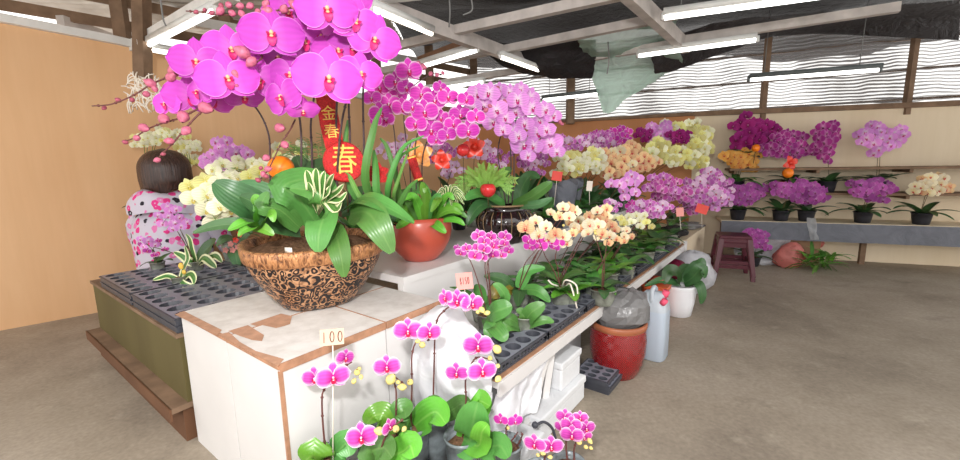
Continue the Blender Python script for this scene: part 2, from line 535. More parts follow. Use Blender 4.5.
M['stem'] = plain('stem', S(92, 78, 48), 0.5, 0.3, 0.25, 40)
M['stem_dark'] = plain('stem_dark', S(76, 58, 60), 0.45, 0.4, 0.35, 60)
M['stem_green'] = plain('stem_green', S(104, 134, 62), 0.5, 0.3, 0.2, 40)
M['stem_brown'] = plain('stem_brown', S(104, 62, 58), 0.5, 0.3, 0.25, 40)
M['bud_pink'] = plain('bud_pink', S(188, 100, 124), 0.5, 0.3, 0.25, 4)
M['bud_yellow'] = plain('bud_yellow', S(224, 206, 128), 0.5, 0.3, 0.15, 4)
M['bud_red'] = plain('bud_red', S(160, 78, 96), 0.5, 0.3, 0.25, 4)
M['leaf'] = leaf_mat('leaf', S(88, 142, 68), S(120, 165, 90))
M['leaf_dark'] = leaf_mat('leaf_dark', S(64, 102, 58), S(96, 132, 78))
M['leaf_bright'] = leaf_mat('leaf_bright', S(104, 170, 58), S(150, 200, 96), 0.3)
M['leaf_grey'] = leaf_mat('leaf_grey', S(88, 132, 84), S(130, 165, 118), 0.45)
M['leaf_yellow'] = leaf_mat('leaf_yellow', S(150, 140, 50), S(180, 160, 80))
M['leaf_var'] = leaf_mat('leaf_var', S(78, 128, 58), S(120, 160, 90), 0.35, S(240, 240, 190), 0.5)
M['leaf_fern'] = leaf_mat('leaf_fern', S(136, 176, 76), S(176, 204, 120), 0.5)
M['leaf_thin'] = leaf_mat('leaf_thin', S(110, 150, 72), S(170, 195, 130), 0.4)
M['bark'] = plain('bark', S(128, 96, 74), 0.9, 0.1, 0.5, 90, 0.8)
M['moss'] = plain('moss', S(120, 160, 70), 0.9, 0.1, 0.4, 120, 0.8)

def translucent_pot(name, c, a):
    t = NT(name); nz = t.noise(28, t.coord(), 4)
    col = t.ramp(nz, [(0.35, tuple(x * .55 for x in c[:3]) + (1,)), (0.7, c)])
    return t.bsdf(col, 0.25, 0.6, alpha=a)
M['clear_pot'] = translucent_pot('clear_pot', S(168, 172, 158), 0.72)
M['grey_pot'] = translucent_pot('grey_pot', S(150, 160, 164), 0.9)
M['black_pot'] = plain('black_pot', S(44, 44, 50), 0.4, 0.4, 0.2, 20)
M['glass_pot'] = translucent_pot('glass_pot', S(176, 186, 172), 0.85)
M['white_ceramic'] = plain('white_ceramic', S(236, 236, 240), 0.3, 0.5, 0.02)
M['terracotta'] = plain('terracotta', S(188, 84, 66), 0.28, 0.5, 0.06, 8)
M['black_glaze'] = plain('black_glaze', S(38, 24, 26), 0.1, 0.7, 0.3, 6, coat=0.6)
M['gold_line'] = plain('gold_line', S(150, 124, 92), 0.4, 0.5, 0.1)
M['white_paint'] = plain('white_paint', S(222, 219, 217), 0.5, 0.4, 0.03, 5)
M['raw_wood'] = plain('raw_wood', S(176, 132, 104), 0.7, 0.2, 0.2, 30)
M['black_plastic'] = plain('black_plastic', S(66, 68, 76), 0.4, 0.5, 0.15, 20)
M['foam'] = plain('foam', S(226, 227, 229), 0.7, 0.2, 0.02, 60, 0.15)
M['maroon'] = plain('maroon', S(88, 38, 50), 0.3, 0.5, 0.1, 10)
M['card'] = plain('card', S(204, 180, 158), 0.8, 0.1, 0.06)
M['paper'] = plain('paper', S(238, 228, 214), 0.8, 0.1, 0.03)
M['pink_paper'] = plain('pink_paper', S(246, 168, 160), 0.8, 0.1, 0.03)
M['red_paper'] = plain('red_paper', S(232, 96, 88), 0.8, 0.1, 0.05)
M['ink'] = plain('ink', S(92, 24, 26), 0.8, 0.1, 0.1)
M['gold'] = plain('gold', S(240, 196, 84), 0.4, 0.5, 0.2, 60)
M['red_glitter'] = plain('red_glitter', S(206, 40, 40), 0.5, 0.5, 0.35, 160, 0.5)
M['orange_skin'] = plain('orange_skin', S(246, 130, 26), 0.4, 0.5, 0.08, 8)
M['apple_skin'] = plain('apple_skin', S(210, 52, 54), 0.25, 0.5, 0.15, 10)
M['wire'] = plain('wire', S(120, 120, 118), 0.5, 0.4, 0.1)
M['fixture'] = plain('fixture', S(226, 226, 222), 0.5, 0.4, 0.05)
M['fixture_dark'] = plain('fixture_dark', S(92, 98, 98), 0.5, 0.4, 0.1)
M['tube'] = emit('tube_glow', (1.0, 0.98, 0.93, 1), 5.0)
M['tube_warm'] = emit('tube_glow_warm', (1.0, 0.92, 0.80, 1), 4.5)
M['beam'] = plain('beam', S(196, 188, 182), 0.8, 0.2, 0.18, 9)
M['beam_white'] = plain('beam_white', S(224, 222, 218), 0.8, 0.2, 0.1, 9)
M['beam_brown'] = plain('beam_brown', S(150, 112, 86), 0.8, 0.2, 0.2, 9)
M['post_wood'] = plain('post_wood', S(128, 104, 84), 0.8, 0.2, 0.25, 9)

# copper relief of the big planter: scrolls over a black ground
def relief():
    t = NT('copper_relief'); co = t.coord()
    nd = t.n('ShaderNodeTexNoise'); nd.inputs['Scale'].default_value = 10; nd.inputs['Detail'].default_value = 2
    t.l(co, nd.inputs['Vector'])
    wv = t.n('ShaderNodeVectorMath', operation='SCALE'); wv.inputs['Scale'].default_value = 0.09
    t.l(nd.outputs['Color'], wv.inputs[0])
    ad = t.n('ShaderNodeVectorMath', operation='ADD'); t.l(co, ad.inputs[0]); t.l(wv.outputs[0], ad.inputs[1])
    vo = t.n('ShaderNodeTexVoronoi'); vo.inputs['Scale'].default_value = 42; t.l(ad.outputs[0], vo.inputs['Vector'])
    rings = t.math('SINE', t.math('MULTIPLY', vo.outputs['Distance'], 15.0))
    nz = t.noise(60, co, 2)
    h = t.math('ADD', t.math('MULTIPLY', rings, 0.5), t.math('MULTIPLY', nz, 0.9))
    mask = t.ramp(h, [(0.44, (0, 0, 0)), (0.56, (1, 1, 1))])
    cop = t.ramp(nz, [(0.3, S(120, 78, 50)), (0.62, S(206, 156, 116))])
    col = t.mix(mask, S(40, 34, 34), cop)
    return t.bsdf(col, 0.42, 0.5, metal=0.25, normal=t.bump(mask, 0.8, 0.012))
M['relief'] = relief()
def rimrelief():
    t = NT('copper_rim'); co = t.coord((30, 30, 14)); nz = t.noise(2.2, co, 3, dist=1.5)
    col = t.ramp(nz, [(0.32, S(92, 56, 36)), (0.55, S(190, 132, 86)), (0.75, S(216, 160, 110))])
    return t.bsdf(col, 0.4, 0.5, metal=0.25, normal=t.bump(nz, 0.7, 0.01))
M['copper_rim'] = rimrelief()

# white painted crate top with paint worn off in patches
def worn():
    t = NT('worn_white_paint'); co = t.coord()
    n1 = t.noise(3.4, co, 6, 0.6); n2 = t.noise(14, co, 5, 0.6)
    m_ = t.ramp(n1, [(0.63, (0, 0, 0)), (0.645, (1, 1, 1))])
    wd = t.ramp(n2, [(0.3, S(176, 128, 100)), (0.7, S(206, 160, 132))])
    wh = t.ramp(n2, [(0.3, S(206, 200, 193)), (0.6, S(228, 224, 219))])
    return t.bsdf(t.mix(m_, wh, wd), 0.6, 0.3, normal=t.bump(n2, 0.1, 0.01))
M['worn_paint'] = worn()

def diamonds():
    t = NT('red_glaze_diamonds'); co = t.coord(kind='Object')
    sp = t.n('ShaderNodeSeparateXYZ'); t.l(co, sp.inputs[0])
    an = t.math('MULTIPLY', t.math('ARCTAN2', sp.outputs[1], sp.outputs[0]), 14 / (2 * pi))
    zz = t.math('MULTIPLY', sp.outputs[2], 18.0)
    fr = lambda v: t.math('ABSOLUTE', t.math('SUBTRACT', t.math('FRACT', v), 0.5))
    d = t.math('ADD', fr(an), fr(zz))
    rg = t.math('SINE', t.math('MULTIPLY', d, 38.0))
    col = t.ramp(rg, [(0.2, S(96, 8, 14)), (0.75, S(196, 36, 38))])
    return t.bsdf(col, 0.2, 0.6, coat=0.5, normal=t.bump(rg, 0.35, 0.006))
M['red_glaze'] = diamonds()
M['copper_band'] = plain('copper_band', S(166, 98, 66), 0.4, 0.5, 0.12, 20)

def concrete():
    t = NT('concrete_floor'); co = t.coord()
    n1 = t.noise(1.3, co, 6, 0.65); n2 = t.noise(7, co, 6, 0.7); n3 = t.noise(60, co, 3)
    c = t.ramp(n1, [(0.3, S(132, 121, 108)), (0.5, S(158, 146, 130)), (0.7, S(174, 162, 147))])
    dust = t.ramp(n2, [(0.56, (0, 0, 0)), (0.72, (1, 1, 1))])
    c = t.mix(t.math('MULTIPLY', dust, 0.35), c, S(196, 184, 166))
    dk = t.ramp(t.noise(2.3, t.coord((1, 1.7, 1)), 5, 0.7), [(0.58, (0, 0, 0)), (0.7, (1, 1, 1))])
    c = t.mix(t.math('MULTIPLY', dk, 0.32), c, S(92, 84, 74))
    c = t.mix(0.12, c, t.ramp(n3, [(0.3, (0, 0, 0)), (0.7, (1, 1, 1))]), 'OVERLAY')
    return t.bsdf(c, 0.75, 0.3, normal=t.bump(n2, 0.15, 0.01))
M['floor'] = concrete()

def board(name, a, b, dark):
    t = NT(name); co = t.coord((1, 1, 0.25)); n1 = t.noise(3, co, 4); n2 = t.noise(40, t.coord((1, 1, 0.06)), 3)
    c = t.ramp(n1, [(0.3, a), (0.7, b)]); c = t.mix(t.math('MULTIPLY', n2, 0.16), c, dark)
    return t.bsdf(c, 0.7, 0.3)
M['tan_board'] = board('tan_board', S(222, 176, 130), S(232, 190, 146), S(176, 126, 86))
M['orange_board'] = board('orange_board', S(192, 130, 84), S(204, 144, 98), S(140, 84, 50))
M['cream_board'] = board('cream_board', S(222, 204, 174), S(232, 216, 190), S(180, 156, 122))
M['olive_panel'] = board('olive_panel', S(92, 82, 48), S(106, 96, 58), S(50, 42, 24))
M['counter_wood'] = board('counter_wood', S(100, 68, 48), S(122, 86, 62), S(50, 32, 22))

def tarp(name, c, rough=0.45):
    t = NT(name); co = t.coord(); n = t.noise(2.2, co, 5); n2 = t.noise(9, co, 5, 0.65, dist=1.0)
    col = t.ramp(n, [(0.3, tuple(x * .6 for x in c[:3]) + (1,)), (0.7, tuple(min(1, x * 1.3) for x in c[:3]) + (1,))])
    return t.bsdf(col, rough, 0.5, normal=t.bump(n2, 0.7, 0.05))
M['black_tarp'] = tarp('black_tarp', S(40, 36, 38), 0.6)
def sheet(name, c, alpha, rough=0.3, glow=0.25):
    t = NT(name); n2 = t.noise(7, t.coord(), 5, 0.6, dist=1.2)
    col = t.ramp(n2, [(0.3, tuple(x * .75 for x in c[:3]) + (1,)), (0.7, c)])
    return t.bsdf(col, rough, 0.5, alpha=alpha, normal=t.bump(n2, 0.6, 0.04), transl=0.35)
M['green_sheet'] = sheet('green_sheet', S(212, 246, 228), 0.86)
M['white_sheet'] = sheet('white_sheet', S(240, 240, 246), 1.0)
def brightsheet():
    t = NT('bright_sheet'); n2 = t.noise(9, t.coord(), 4, 0.6, dist=1.0)
    return t.bsdf(t.ramp(n2, [(0.3, S(240, 240, 246)), (0.7, S(252, 252, 254))]), 0.4, 0.4, normal=t.bump(n2, 0.25, 0.02), transl=0.2)
M['bright_sheet'] = brightsheet()
M['clear_wrap'] = sheet('clear_wrap', S(225, 226, 230), 0.6)
M['grey_wrap'] = sheet('grey_wrap', S(160, 158, 158), 0.93, 0.2)
M['pink_wrap'] = sheet('pink_wrap', S(244, 150, 142), 0.9)
M['maroon_wrap'] = sheet('maroon_wrap', S(140, 36, 70), 1.0)
M['cloth_grey'] = sheet('cloth_grey', S(140, 144, 156), 1.0, 0.7)
def corrug():
    t = NT('corrugated_metal'); n = t.noise(3, t.coord(), 4)
    return t.bsdf(t.ramp(n, [(0.3, S(150, 140, 128)), (0.7, S(206, 200, 190))]), 0.5, 0.4)
M['corrugated'] = corrug()

# woven shade cloth: open weave, daylight through the gaps
def shade():
    t = NT('shade_cloth'); co = t.coord(); sp = t.n('ShaderNodeSeparateXYZ'); t.l(co, sp.inputs[0])
    wob = t.noise(1.6, co, 3, 0.5)
    z = t.math('ADD', t.math('MULTIPLY', sp.outputs[2], 215.0), t.math('MULTIPLY', wob, 34.0))
    st = t.math('ADD', t.math('MULTIPLY', t.math('SINE', z), 0.5), 0.5)
    patch = t.noise(1.5, t.coord((1, 1, 0.5)), 3, 0.6)
    big = t.ramp(patch, [(0.38, (0.1, 0.1, 0.1)), (0.62, (0.75, 0.75, 0.75))])
    a = t.math('MULTIPLY', t.math('ADD', st, 0.15), 0.75, True)
    a = t.math('ADD', t.math('MULTIPLY', a, 0.95), t.math('MULTIPLY', big, 0.55), True)
    d = t.n('ShaderNodeBsdfDiffuse'); d.inputs[0].default_value = S(120, 115, 114)
    tl = t.n('ShaderNodeBsdfTranslucent'); tl.inputs[0].default_value = S(120, 116, 114)
    m0 = t.n('ShaderNodeMixShader'); m0.inputs[0].default_value = 0.4; t.l(d.outputs[0], m0.inputs[1]); t.l(tl.outputs[0], m0.inputs[2])
    tr = t.n('ShaderNodeBsdfTransparent'); mx = t.n('ShaderNodeMixShader')
    t.l(a, mx.inputs[0]); t.l(tr.outputs[0], mx.inputs[1]); t.l(m0.outputs[0], mx.inputs[2]); t.l(mx.outputs[0], t.out.inputs[0])
    return t.m
M['shade_cloth'] = shade()

def floral():
    t = NT('floral_cloth'); co = t.coord()
    wv = t.noise(26, co, 2, out='Color'); sc = t.n('ShaderNodeVectorMath', operation='SCALE'); sc.inputs['Scale'].default_value = 0.028
    t.l(wv, sc.inputs[0]); ad = t.n('ShaderNodeVectorMath', operation='ADD'); t.l(co, ad.inputs[0]); t.l(sc.outputs[0], ad.inputs[1])
    vo = t.n('ShaderNodeTexVoronoi'); vo.inputs['Scale'].default_value = 21; vo.inputs['Randomness'].default_value = 0.8; t.l(ad.outputs[0], vo.inputs['Vector'])
    inside = t.ramp(vo.outputs['Distance'], [(0.0, (0.15,) * 3), (0.10, (0.15,) * 3), (0.13, (1, 1, 1)), (0.40, (1, 1, 1)), (0.44, (0, 0, 0))])
    sp = t.n('ShaderNodeSeparateColor'); t.l(vo.outputs['Color'], sp.inputs[0])
    which = t.ramp(sp.outputs[0], [(0.0, S(228, 66, 142)), (0.40, S(52, 46, 56)), (0.72, S(226, 128, 182))], 'CONSTANT')
    show = t.ramp(sp.outputs[1], [(0.0, (1, 1, 1)), (0.9, (0, 0, 0))], 'CONSTANT')
    fac = t.math('MULTIPLY', inside, show)
    return t.bsdf(t.mix(fac, S(206, 200, 214), which), 0.85, 0.15, normal=t.bump(t.noise(9, co), 0.2, 0.02))
M['floral'] = floral()
def hairm():
    t = NT('hair'); n = t.noise(3, t.coord((40, 40, 2.0)), 4)
    return t.bsdf(t.ramp(n, [(0.3, S(30, 20, 18)), (0.7, S(82, 56, 46))]), 0.35, 0.5, normal=t.bump(n, 0.5, 0.01))
M['hair'] = hairm()
M['skin'] = plain('skin', S(216, 170, 142), 0.55, 0.3, 0.05)
M['trousers'] = plain('trousers', S(52, 54, 66), 0.85, 0.1, 0.1)
M['shoe'] = plain('shoe', S(40, 38, 40), 0.6, 0.3, 0.1)
M['cardboard'] = plain('cardboard', S(150, 118, 92), 0.8, 0.15, 0.12, 8)
def jugm():
    t = NT('jug_plastic'); sp = t.n('ShaderNodeSeparateXYZ'); t.l(t.coord(), sp.inputs[0])
    c = t.ramp(sp.outputs[2], [(0.0, S(202, 214, 228)), (0.255, S(204, 216, 230)), (0.26, S(206, 214, 222)), (1.0, S(214, 220, 226))])
    return t.bsdf(c, 0.35, 0.4, transl=0.2)
M['jug'] = jugm()
M['jug_cap'] = plain('jug_cap', S(238, 92, 122), 0.5, 0.3, 0.05)
M['orange_plastic'] = plain('orange_plastic', S(220, 104, 62), 0.4, 0.4, 0.1)
# ---------------------------------------------------------------- world, camera, light
w = bpy.data.worlds.new('daylight'); scene.world = w; w.use_nodes = True
bg = w.node_tree.nodes['Background']; bg.inputs[0].default_value = (1.0, 0.98, 0.95, 1); bg.inputs[1].default_value = 1.95
scene.view_settings.view_transform = 'Standard'; scene.view_settings.look = 'None'
scene.view_settings.exposure = 0.0; scene.view_settings.gamma = 1.0

cam = bpy.data.cameras.new('camera'); co = bpy.data.objects.new('camera', cam); COL.objects.link(co); scene.camera = co
cam.sensor_width = 36.0; cam.lens = 36.0 * FPX / 960.0; cam.clip_start = 0.02
fw = Vector((0, _cp, -_sp)); up = Vector((0, _sp, _cp)); rt = Vector((1, 0, 0))
# image axes rolled by ROLL
rx = rt * _cr + up * _sr; uy = up * _cr - rt * _sr
m = Matrix((rx, uy, -fw)).transposed().to_4x4(); m.translation = Vector((0, 0, EYE)); co.matrix_world = m

def area(name, loc, target, size, power, color=(1, 1, 1)):
    l = bpy.data.lights.new(name, 'AREA'); l.size = size; l.energy = power; l.color = color
    o = bpy.data.objects.new(name, l); COL.objects.link(o); o.location = loc
    o.rotation_euler = (Vector(target) - Vector(loc)).to_track_quat('-Z', 'Y').to_euler(); return o
area('camera_flash', (-0.12, -0.22, 1.42), (-0.05, 1.8, 0.75), 0.10, 31.0, (1.0, 0.99, 0.98))

# ---------------------------------------------------------------- room shell
mb = MB(); mb.box((0.6, 1.6, -0.03), 9, 8.4, 0.06); struct('floor', mb, M['floor'])
# back wall: boards nailed side by side
k_of = lambda p: (Vector((p.x, p.y, 0)) - Vector((WB.x, WB.y, 0))).dot(WD)
def wallquad(px0, px1, top0, top1, z0, m, name, thick=0.03):
    a, b = onwall(px0, top0), onwall(px1, top1); ka, kb = k_of(a), k_of(b)
    mb = MB(); pts = []
    for off in (0, -thick):
        pts += [wallp(ka, z0, off), wallp(kb, z0, off), wallp(kb, b.z, off), wallp(ka, a.z, off)]
    ids = [mb.add(p) for p in pts]
    for q in ((0, 1, 2, 3), (5, 4, 7, 6), (3, 2, 6, 7), (1, 0, 4, 5), (0, 3, 7, 4), (2, 1, 5, 6)): mb.face(*[ids[i] for i in q])
    return struct(name, mb, m)
wallquad(470, 695, 127, 115, 0, M['orange_board'], 'wall_back')
wallquad(695.2, 1080, 115, 99, 0, M['cream_board'], 'wall_back')
mb = MB(); mb.beam(onwall(470, 126, .02), onwall(695, 114, .02), .035, .03); struct('trim_1', mb, M['post_wood'])
mb = MB(); mb.beam(onwall(694, 114, .02), onwall(1080, 98, .02), .04, .045); struct('trim_2', mb, M['post_wood'])
# left wall
LA, LB = Vector((0.02, 5.36, 0)), Vector((-2.51, 3.07, 0)); LD = (LB - LA).normalized(); LC = LB + LD * 1.9
mb = MB()
rows = [[LA + Vector((0, 0, 0)), LA + Vector((0, 0, 1.46))], [LB, LB + Vector((0, 0, 1.86))], [LC, LC + Vector((0, 0, 2.0))]]
mb.grid(rows); struct('wall_left', mb, M['tan_board'])
mb = MB(); mb.beam(LA + Vector((0.02, 0, 1.48)), LB + Vector((0.03, 0, 1.88)), .05, .05); mb.beam(LB + Vector((.03, 0, 1.88)), LC + Vector((0.03, 0, 2.02)), .05, .05)
struct('trim_3', mb, M['beam_white'])
LN = Vector((LD.y, -LD.x, 0)) * -1
# upper part of the left wall: old battens with daylight between
mb = MB()
for i in range(9):
    q = LA.lerp(LC, i / 8) + Vector((-.06, 0.03, 0)); mb.beam(q + Vector((0, 0, 1.3)), q + Vector((0, 0, 2.3)), .09, .05)
for i in range(4):
    z = 1.62 + .16 * i; mb.beam(LA + Vector((-.09, .05, z)), LC + Vector((-.09, .05, z + .12)), .02, .07)
struct('wall_upper_left', mb, M['post_wood'])
# ceiling: dark plastic sheeting over the rafters
def ceil_sheet(name, x0, x1, y0, y1, z, m, amp, nx=50, ny=40, seed=1.0, kind='structure', hole=None, rise=0.0):
    mb = MB(); rows = []
    for j in range(ny + 1):
        y = y0 + (y1 - y0) * j / ny; zz = z + min(.18, rise * max(0, y - 3.1))
        rows.append([(x0 + (x1 - x0) * i / nx, y, zz + amp * (sin(3.1 * (x0 + (x1 - x0) * i / nx) + seed) * cos(2.3 * y + seed * 2) + .5 * sin(7 * y + 5 * (x0 + (x1 - x0) * i / nx)))) for i in range(nx + 1)])
    mb.grid(rows)
    if hole:
        keep = [f for f in mb.f if not hole(sum((Vector(mb.v[i]) for i in f), Vector()) / len(f))]
        mb.f = keep; mb.mi = [0] * len(keep)
    o = obj(name, mb, m); o['kind'] = kind; return o
def project(p):
    x, y, z = p[0], p[1], p[2] - EYE
    zc = y * _cp - z * _sp; yc = -(y * _sp + z * _cp); X, Y = FPX * x / zc, FPX * yc / zc
    return _cr * X - _sr * Y + 480, _sr * X + _cr * Y + 230
def skylight(p):
    x, y = project(p)
    return (584 < x < 672 and 29 < y < 64)
ceil_sheet('ceiling', -0.75, 5.2, 0.6, 5.9, 2.12, M['black_tarp'], 0.035, 110, 90, hole=skylight, rise=.24)
mb = MB(); rows = []
for i in range(161):
    y = 0.5 + 3.9 * i / 160
    rows.append([(-3.6, y, 2.30 + .022 * sin(y * 62)), (-1.9, y, 2.21 + .022 * sin(y * 62)), (-0.7, y, 2.16 + .022 * sin(y * 62))])
mb.grid(rows); struct('ceiling_corrugated', mb, M['corrugated'], True)
ZC = 1.85
def beam(a, b, w, h, m, z=ZC, zb=None):
    mb = MB(); mb.beam(onz(*a, z), onz(*b, zb or z), w, h); o = struct('beam', mb, M[m])
    return o
beam((375, 5), (553, 71), .055, .09, 'beam')
beam((618, -17), (686, 47), .055, .09, 'beam')
for a, b in (((330, 62), (452, 33)), ((452, 31), (650, -12)), ((380, 71), (502, 49)), ((502, 50), (656, 19)), ((656, 18), (780, -6)),
             ((440, 83), (541, 67)), ((541, 66), (684, 42)), ((684, 40), (900, 7))):
    beam(a, b, .05, .055, 'beam', ZC + .02)
beam((370, 80), (466, 44), .06, .07, 'beam_brown', 1.95)
beam((120, 55), (232, -8), .07, .07, 'beam_white', 1.86)
beam((195, 22), (420, 62), .05, .06, 'beam_white', 1.95)
beam((136, 57), (215, 74), .05, .05, 'beam_white', 1.84)
beam((60, 20), (180, 62), .05, .06, 'beam', 1.98)
beam((300, 4), (420, -8), .06, .06, 'beam_white', 1.9)
mb = MB(); mb.beam(at(143, 78, 2.9), at(141, -20, 2.9), .08, .07); struct('post', mb, M['post_wood'])
mb = MB(); mb.beam(at(570, 124, 4.8), at(571, 66, 4.8), .09, .08); struct('post', mb, M['post_wood'])
for px in (762, 905):
    a = onwall(px, 118, -.01); mb = MB(); mb.beam(Vector((a.x, a.y, 1.35)), Vector((a.x, a.y, 2.2)), .045, .045); struct('post', mb, M['post_wood'])

# window band over the back wall: shade cloth stretched across the opening
mb = MB(); rows = []
for j in range(13):
    rows.append([])
    for i in range(61):
        k = -3.1 + 5.2 * i / 60; z = 1.36 + .92 * j / 12
        rows[-1].append(wallp(k, z, -.05 + .025 * sin(k * 5 + j * .5) + .015 * sin(k * 13 - j)))
mb.grid(rows)
tag(obj('shade_cloth', mb, M['shade_cloth']), 'grey woven shade cloth stretched across the bright opening above the back wall', 'shade cloth')
mb = MB()
for j in range(3): mb.beam(wallp(-3, 1.46 + .26 * j, -.12), wallp(2, 1.50 + .26 * j, -.12), .02, .02)
struct('window_1', mb, M['post_wood'])

def drape(name, label, cat, grid_px, m, sag=0.0, nsub=6, crinkle=0.02, group=None):
    """a hanging sheet through control points given as (px, py, Y)"""
    C = [[at(*q) for q in row] for row in grid_px]
    R1 = [smoothpath(r, nsub) for r in C]
    n = len(R1[0]); cols = [smoothpath([r[i] for r in R1], nsub) for i in range(n)]
    mb = MB(); rnd = random.Random(len(label)); rows = []
    for j in range(len(cols[0])):
        rows.append([cols[i][j] + Vector((rnd.uniform(-1, 1), rnd.uniform(-1, 1), rnd.uniform(-1, 1))) * crinkle + Vector((0, .5 * crinkle * sin(i * 1.1 + j * .6), 0)) for i in range(n)])
    mb.grid(rows); o = obj(name, mb, M[m]); return tag(o, label, cat, group)
drape('black_tarp', 'black plastic sheet sagging beneath the roof above the shade cloth', 'tarpaulin',
      [[(650, 40, 3.6), (676, 36, 3.6), (720, 22, 3.5), (800, 14, 3.4), (960, 0, 3.2)], [(652, 60, 3.7), (674, 56, 3.75), (720, 34, 3.65), (800, 22, 3.6), (960, 18, 3.4)],
       [(655, 74, 3.9), (676, 70, 3.9), (722, 54, 3.85), (790, 35, 3.75), (960, 40, 3.5)]], 'black_tarp', crinkle=.006)
drape('black_tarp', 'black plastic sheet drooping at the end of the rafters left of the green sheet', 'tarpaulin',
      [[(470, 40, 3.6), (520, 44, 3.6), (596, 40, 3.6)], [(500, 64, 3.75), (540, 66, 3.75), (596, 60, 3.75)], [(518, 72, 3.9), (552, 78, 3.9), (592, 79, 3.9)]], 'black_tarp', crinkle=.006)
drape('green_plastic_sheet', 'pale green translucent plastic sheet hanging from the rafters before the shade cloth', 'plastic sheet',
      [[(574, 34, 3.3), (600, 29, 3.25), (640, 22, 3.2), (678, 18, 3.15)], [(580, 46, 3.5), (610, 50, 3.5), (640, 44, 3.5), (676, 38, 3.4)],
       [(586, 62, 3.9), (612, 68, 3.9), (645, 66, 3.9), (682, 63, 3.85)], [(597, 92, 4.1), (610, 92, 4.1), (632, 86, 4.1), (668, 72, 4.0)], [(603, 113, 4.2), (612, 112, 4.2), (628, 98, 4.2), (660, 78, 4.1)]], 'green_sheet', crinkle=.008)

# fluorescent lights
def tubelight(a, b, z, label, fix='fixture', glow='tube', w=.05, zb=None, cord=False):
    p, q = onz(*a, z), onz(*b, zb or z)
    t = thing('fluorescent_light', label, 'light', (p + q) / 2, 'fluorescent lights under the rafters')
    u = Vector((0, 0, .028))
    mb = MB(); mb.beam(p + u, q + u, w, .03)
    for e in (p, q): mb.beam(e + Vector((0, 0, -.012)), e + u, .02, .02)
    obj('fixture', mb, M[fix], t)
    mb = MB(); mb.tube([p.lerp(q, .01), p.lerp(q, .99)], .014, 10); obj('lamp_tube', mb, M[glow], t)
    if cord:
        for f in (.12, .85):
            e = p.lerp(q, f) + u; mb = MB(); mb.tube([e, e + Vector((.01, 0, 2.14 - e.z))], .003, 4); obj('cord', mb, M['wire'], t)
tubelight((149, 45), (216, 11), 1.80, 'bright white tube light below the white board at upper left over the buds')
tubelight((136, 47), (180, 55), 1.78, 'short tube light fixed along the left wall above the tan board', glow='tube_warm')
tubelight((372, 9), (432, 34), 1.80, 'warm tube light right behind the topmost big magenta flowers', glow='tube_warm')
tubelight((404, 72), (478, 50), 1.80, 'wide white tube light beside the brown roof beam', w=.11)
tubelight((392, 95), (484, 82), 1.74, 'white tube light just above the lilac orchid spray', w=.06)
tubelight((500, 57), (560, 78), 1.78, 'slender warm tube light running toward the tall wall post', glow='tube_warm')
tubelight((543, 100), (598, 94), 1.62, 'hanging tube light with a dark reflector before the green plastic sheet', 'fixture_dark', w=.07, cord=True)
tubelight((663, 18), (825, -4), 1.80, 'long tube light at the top right crossing under the wooden beam', w=.08, cord=True)
tubelight((638, 56), (757, 40), 1.78, 'long bright tube light in front of the sagging black sheet', w=.05)
tubelight((749, 80), (880, 70), 1.62, 'hanging tube light with a dark reflector before the striped shade cloth', 'fixture_dark', w=.09, cord=True)
# loose wires under the roof
for pts, lab in (([(449, -6, 2.3), (450, 12, 2.3), (449, 27, 2.35)], 'thin grey wire hanging straight down beside the rafter joint'),
            ([(471, -4, 2.2), (472, 10, 2.2), (463, 15, 2.2)], 'curled pale wire end dangling from the black sheeting'),
            ([(608, 42, 3.15), (609, 60, 3.1), (607, 74, 3.1)], 'thin wire dangling in front of the green plastic sheet'),
            ([(160, -5, 2.2), (163, 18, 2.2), (166, 26, 2.2)], 'dark wire hanging beside the post at upper left')):
    mb = MB(); mb.tube(smoothpath([at(*q) for q in pts], 5), .004, 5); tag(obj('wire', mb, M['wire']), lab, 'wire')
# ---------------------------------------------------------------- display furniture
ZS, ZT, ZK, ZU = 0.345, 0.50, 0.42, 0.555          # lower shelf, crate / upper tier, left counter
def part(name, root, fn, m, smooth=False, bevel=0.0):
    mb = MB(); fn(mb); return obj(name, mb, M[m], root, smooth, bevel)

def crate(s0, s1, t0, t1, label):
    r = thing('display_crate', label, 'crate', T((s0 + s1) / 2, (t0 + t1) / 2, 0), 'white display crates')
    e = .012
    part('body', r, lambda m: m.tbox(s0, s1, t0, t1, 0.0, ZT - .012), 'white_paint')
    part('top_board', r, lambda m: m.tbox(s0, s1, t0, t1, ZT - .012, ZT), 'worn_paint')
    part('edge_strip', r, lambda m: m.tbox(s0, s1, t1 - .001, t1 + .004, ZT - .022, ZT + .001), 'raw_wood')
    part('edge_strip', r, lambda m: m.tbox(s0 - .004, s0 + .001, t0, t1, ZT - .015, ZT + .001), 'raw_wood')
    if s0 < -.4 and t1 > -.5: part('corner_strip', r, lambda m: m.tbox(s0 - .003, s0 + .006, t1 - .006, t1 + .003, 0, ZT - .02), 'raw_wood')
    return r
crate(-.474, -.128, -.66, -.35, 'white crate with worn brown top edges, nearest corner of the display stack')
crate(-.124, .135, -.66, -.35, 'white crate under the edge of the terracotta pot, beside the white plastic')
crate(-.474, -.124, -1.03, -.664, 'white crate beside the black seedling trays with peeled paint on top')
crate(-.12, .135, -1.03, -.664, 'white crate behind the copper planter, hidden below its rear rim')
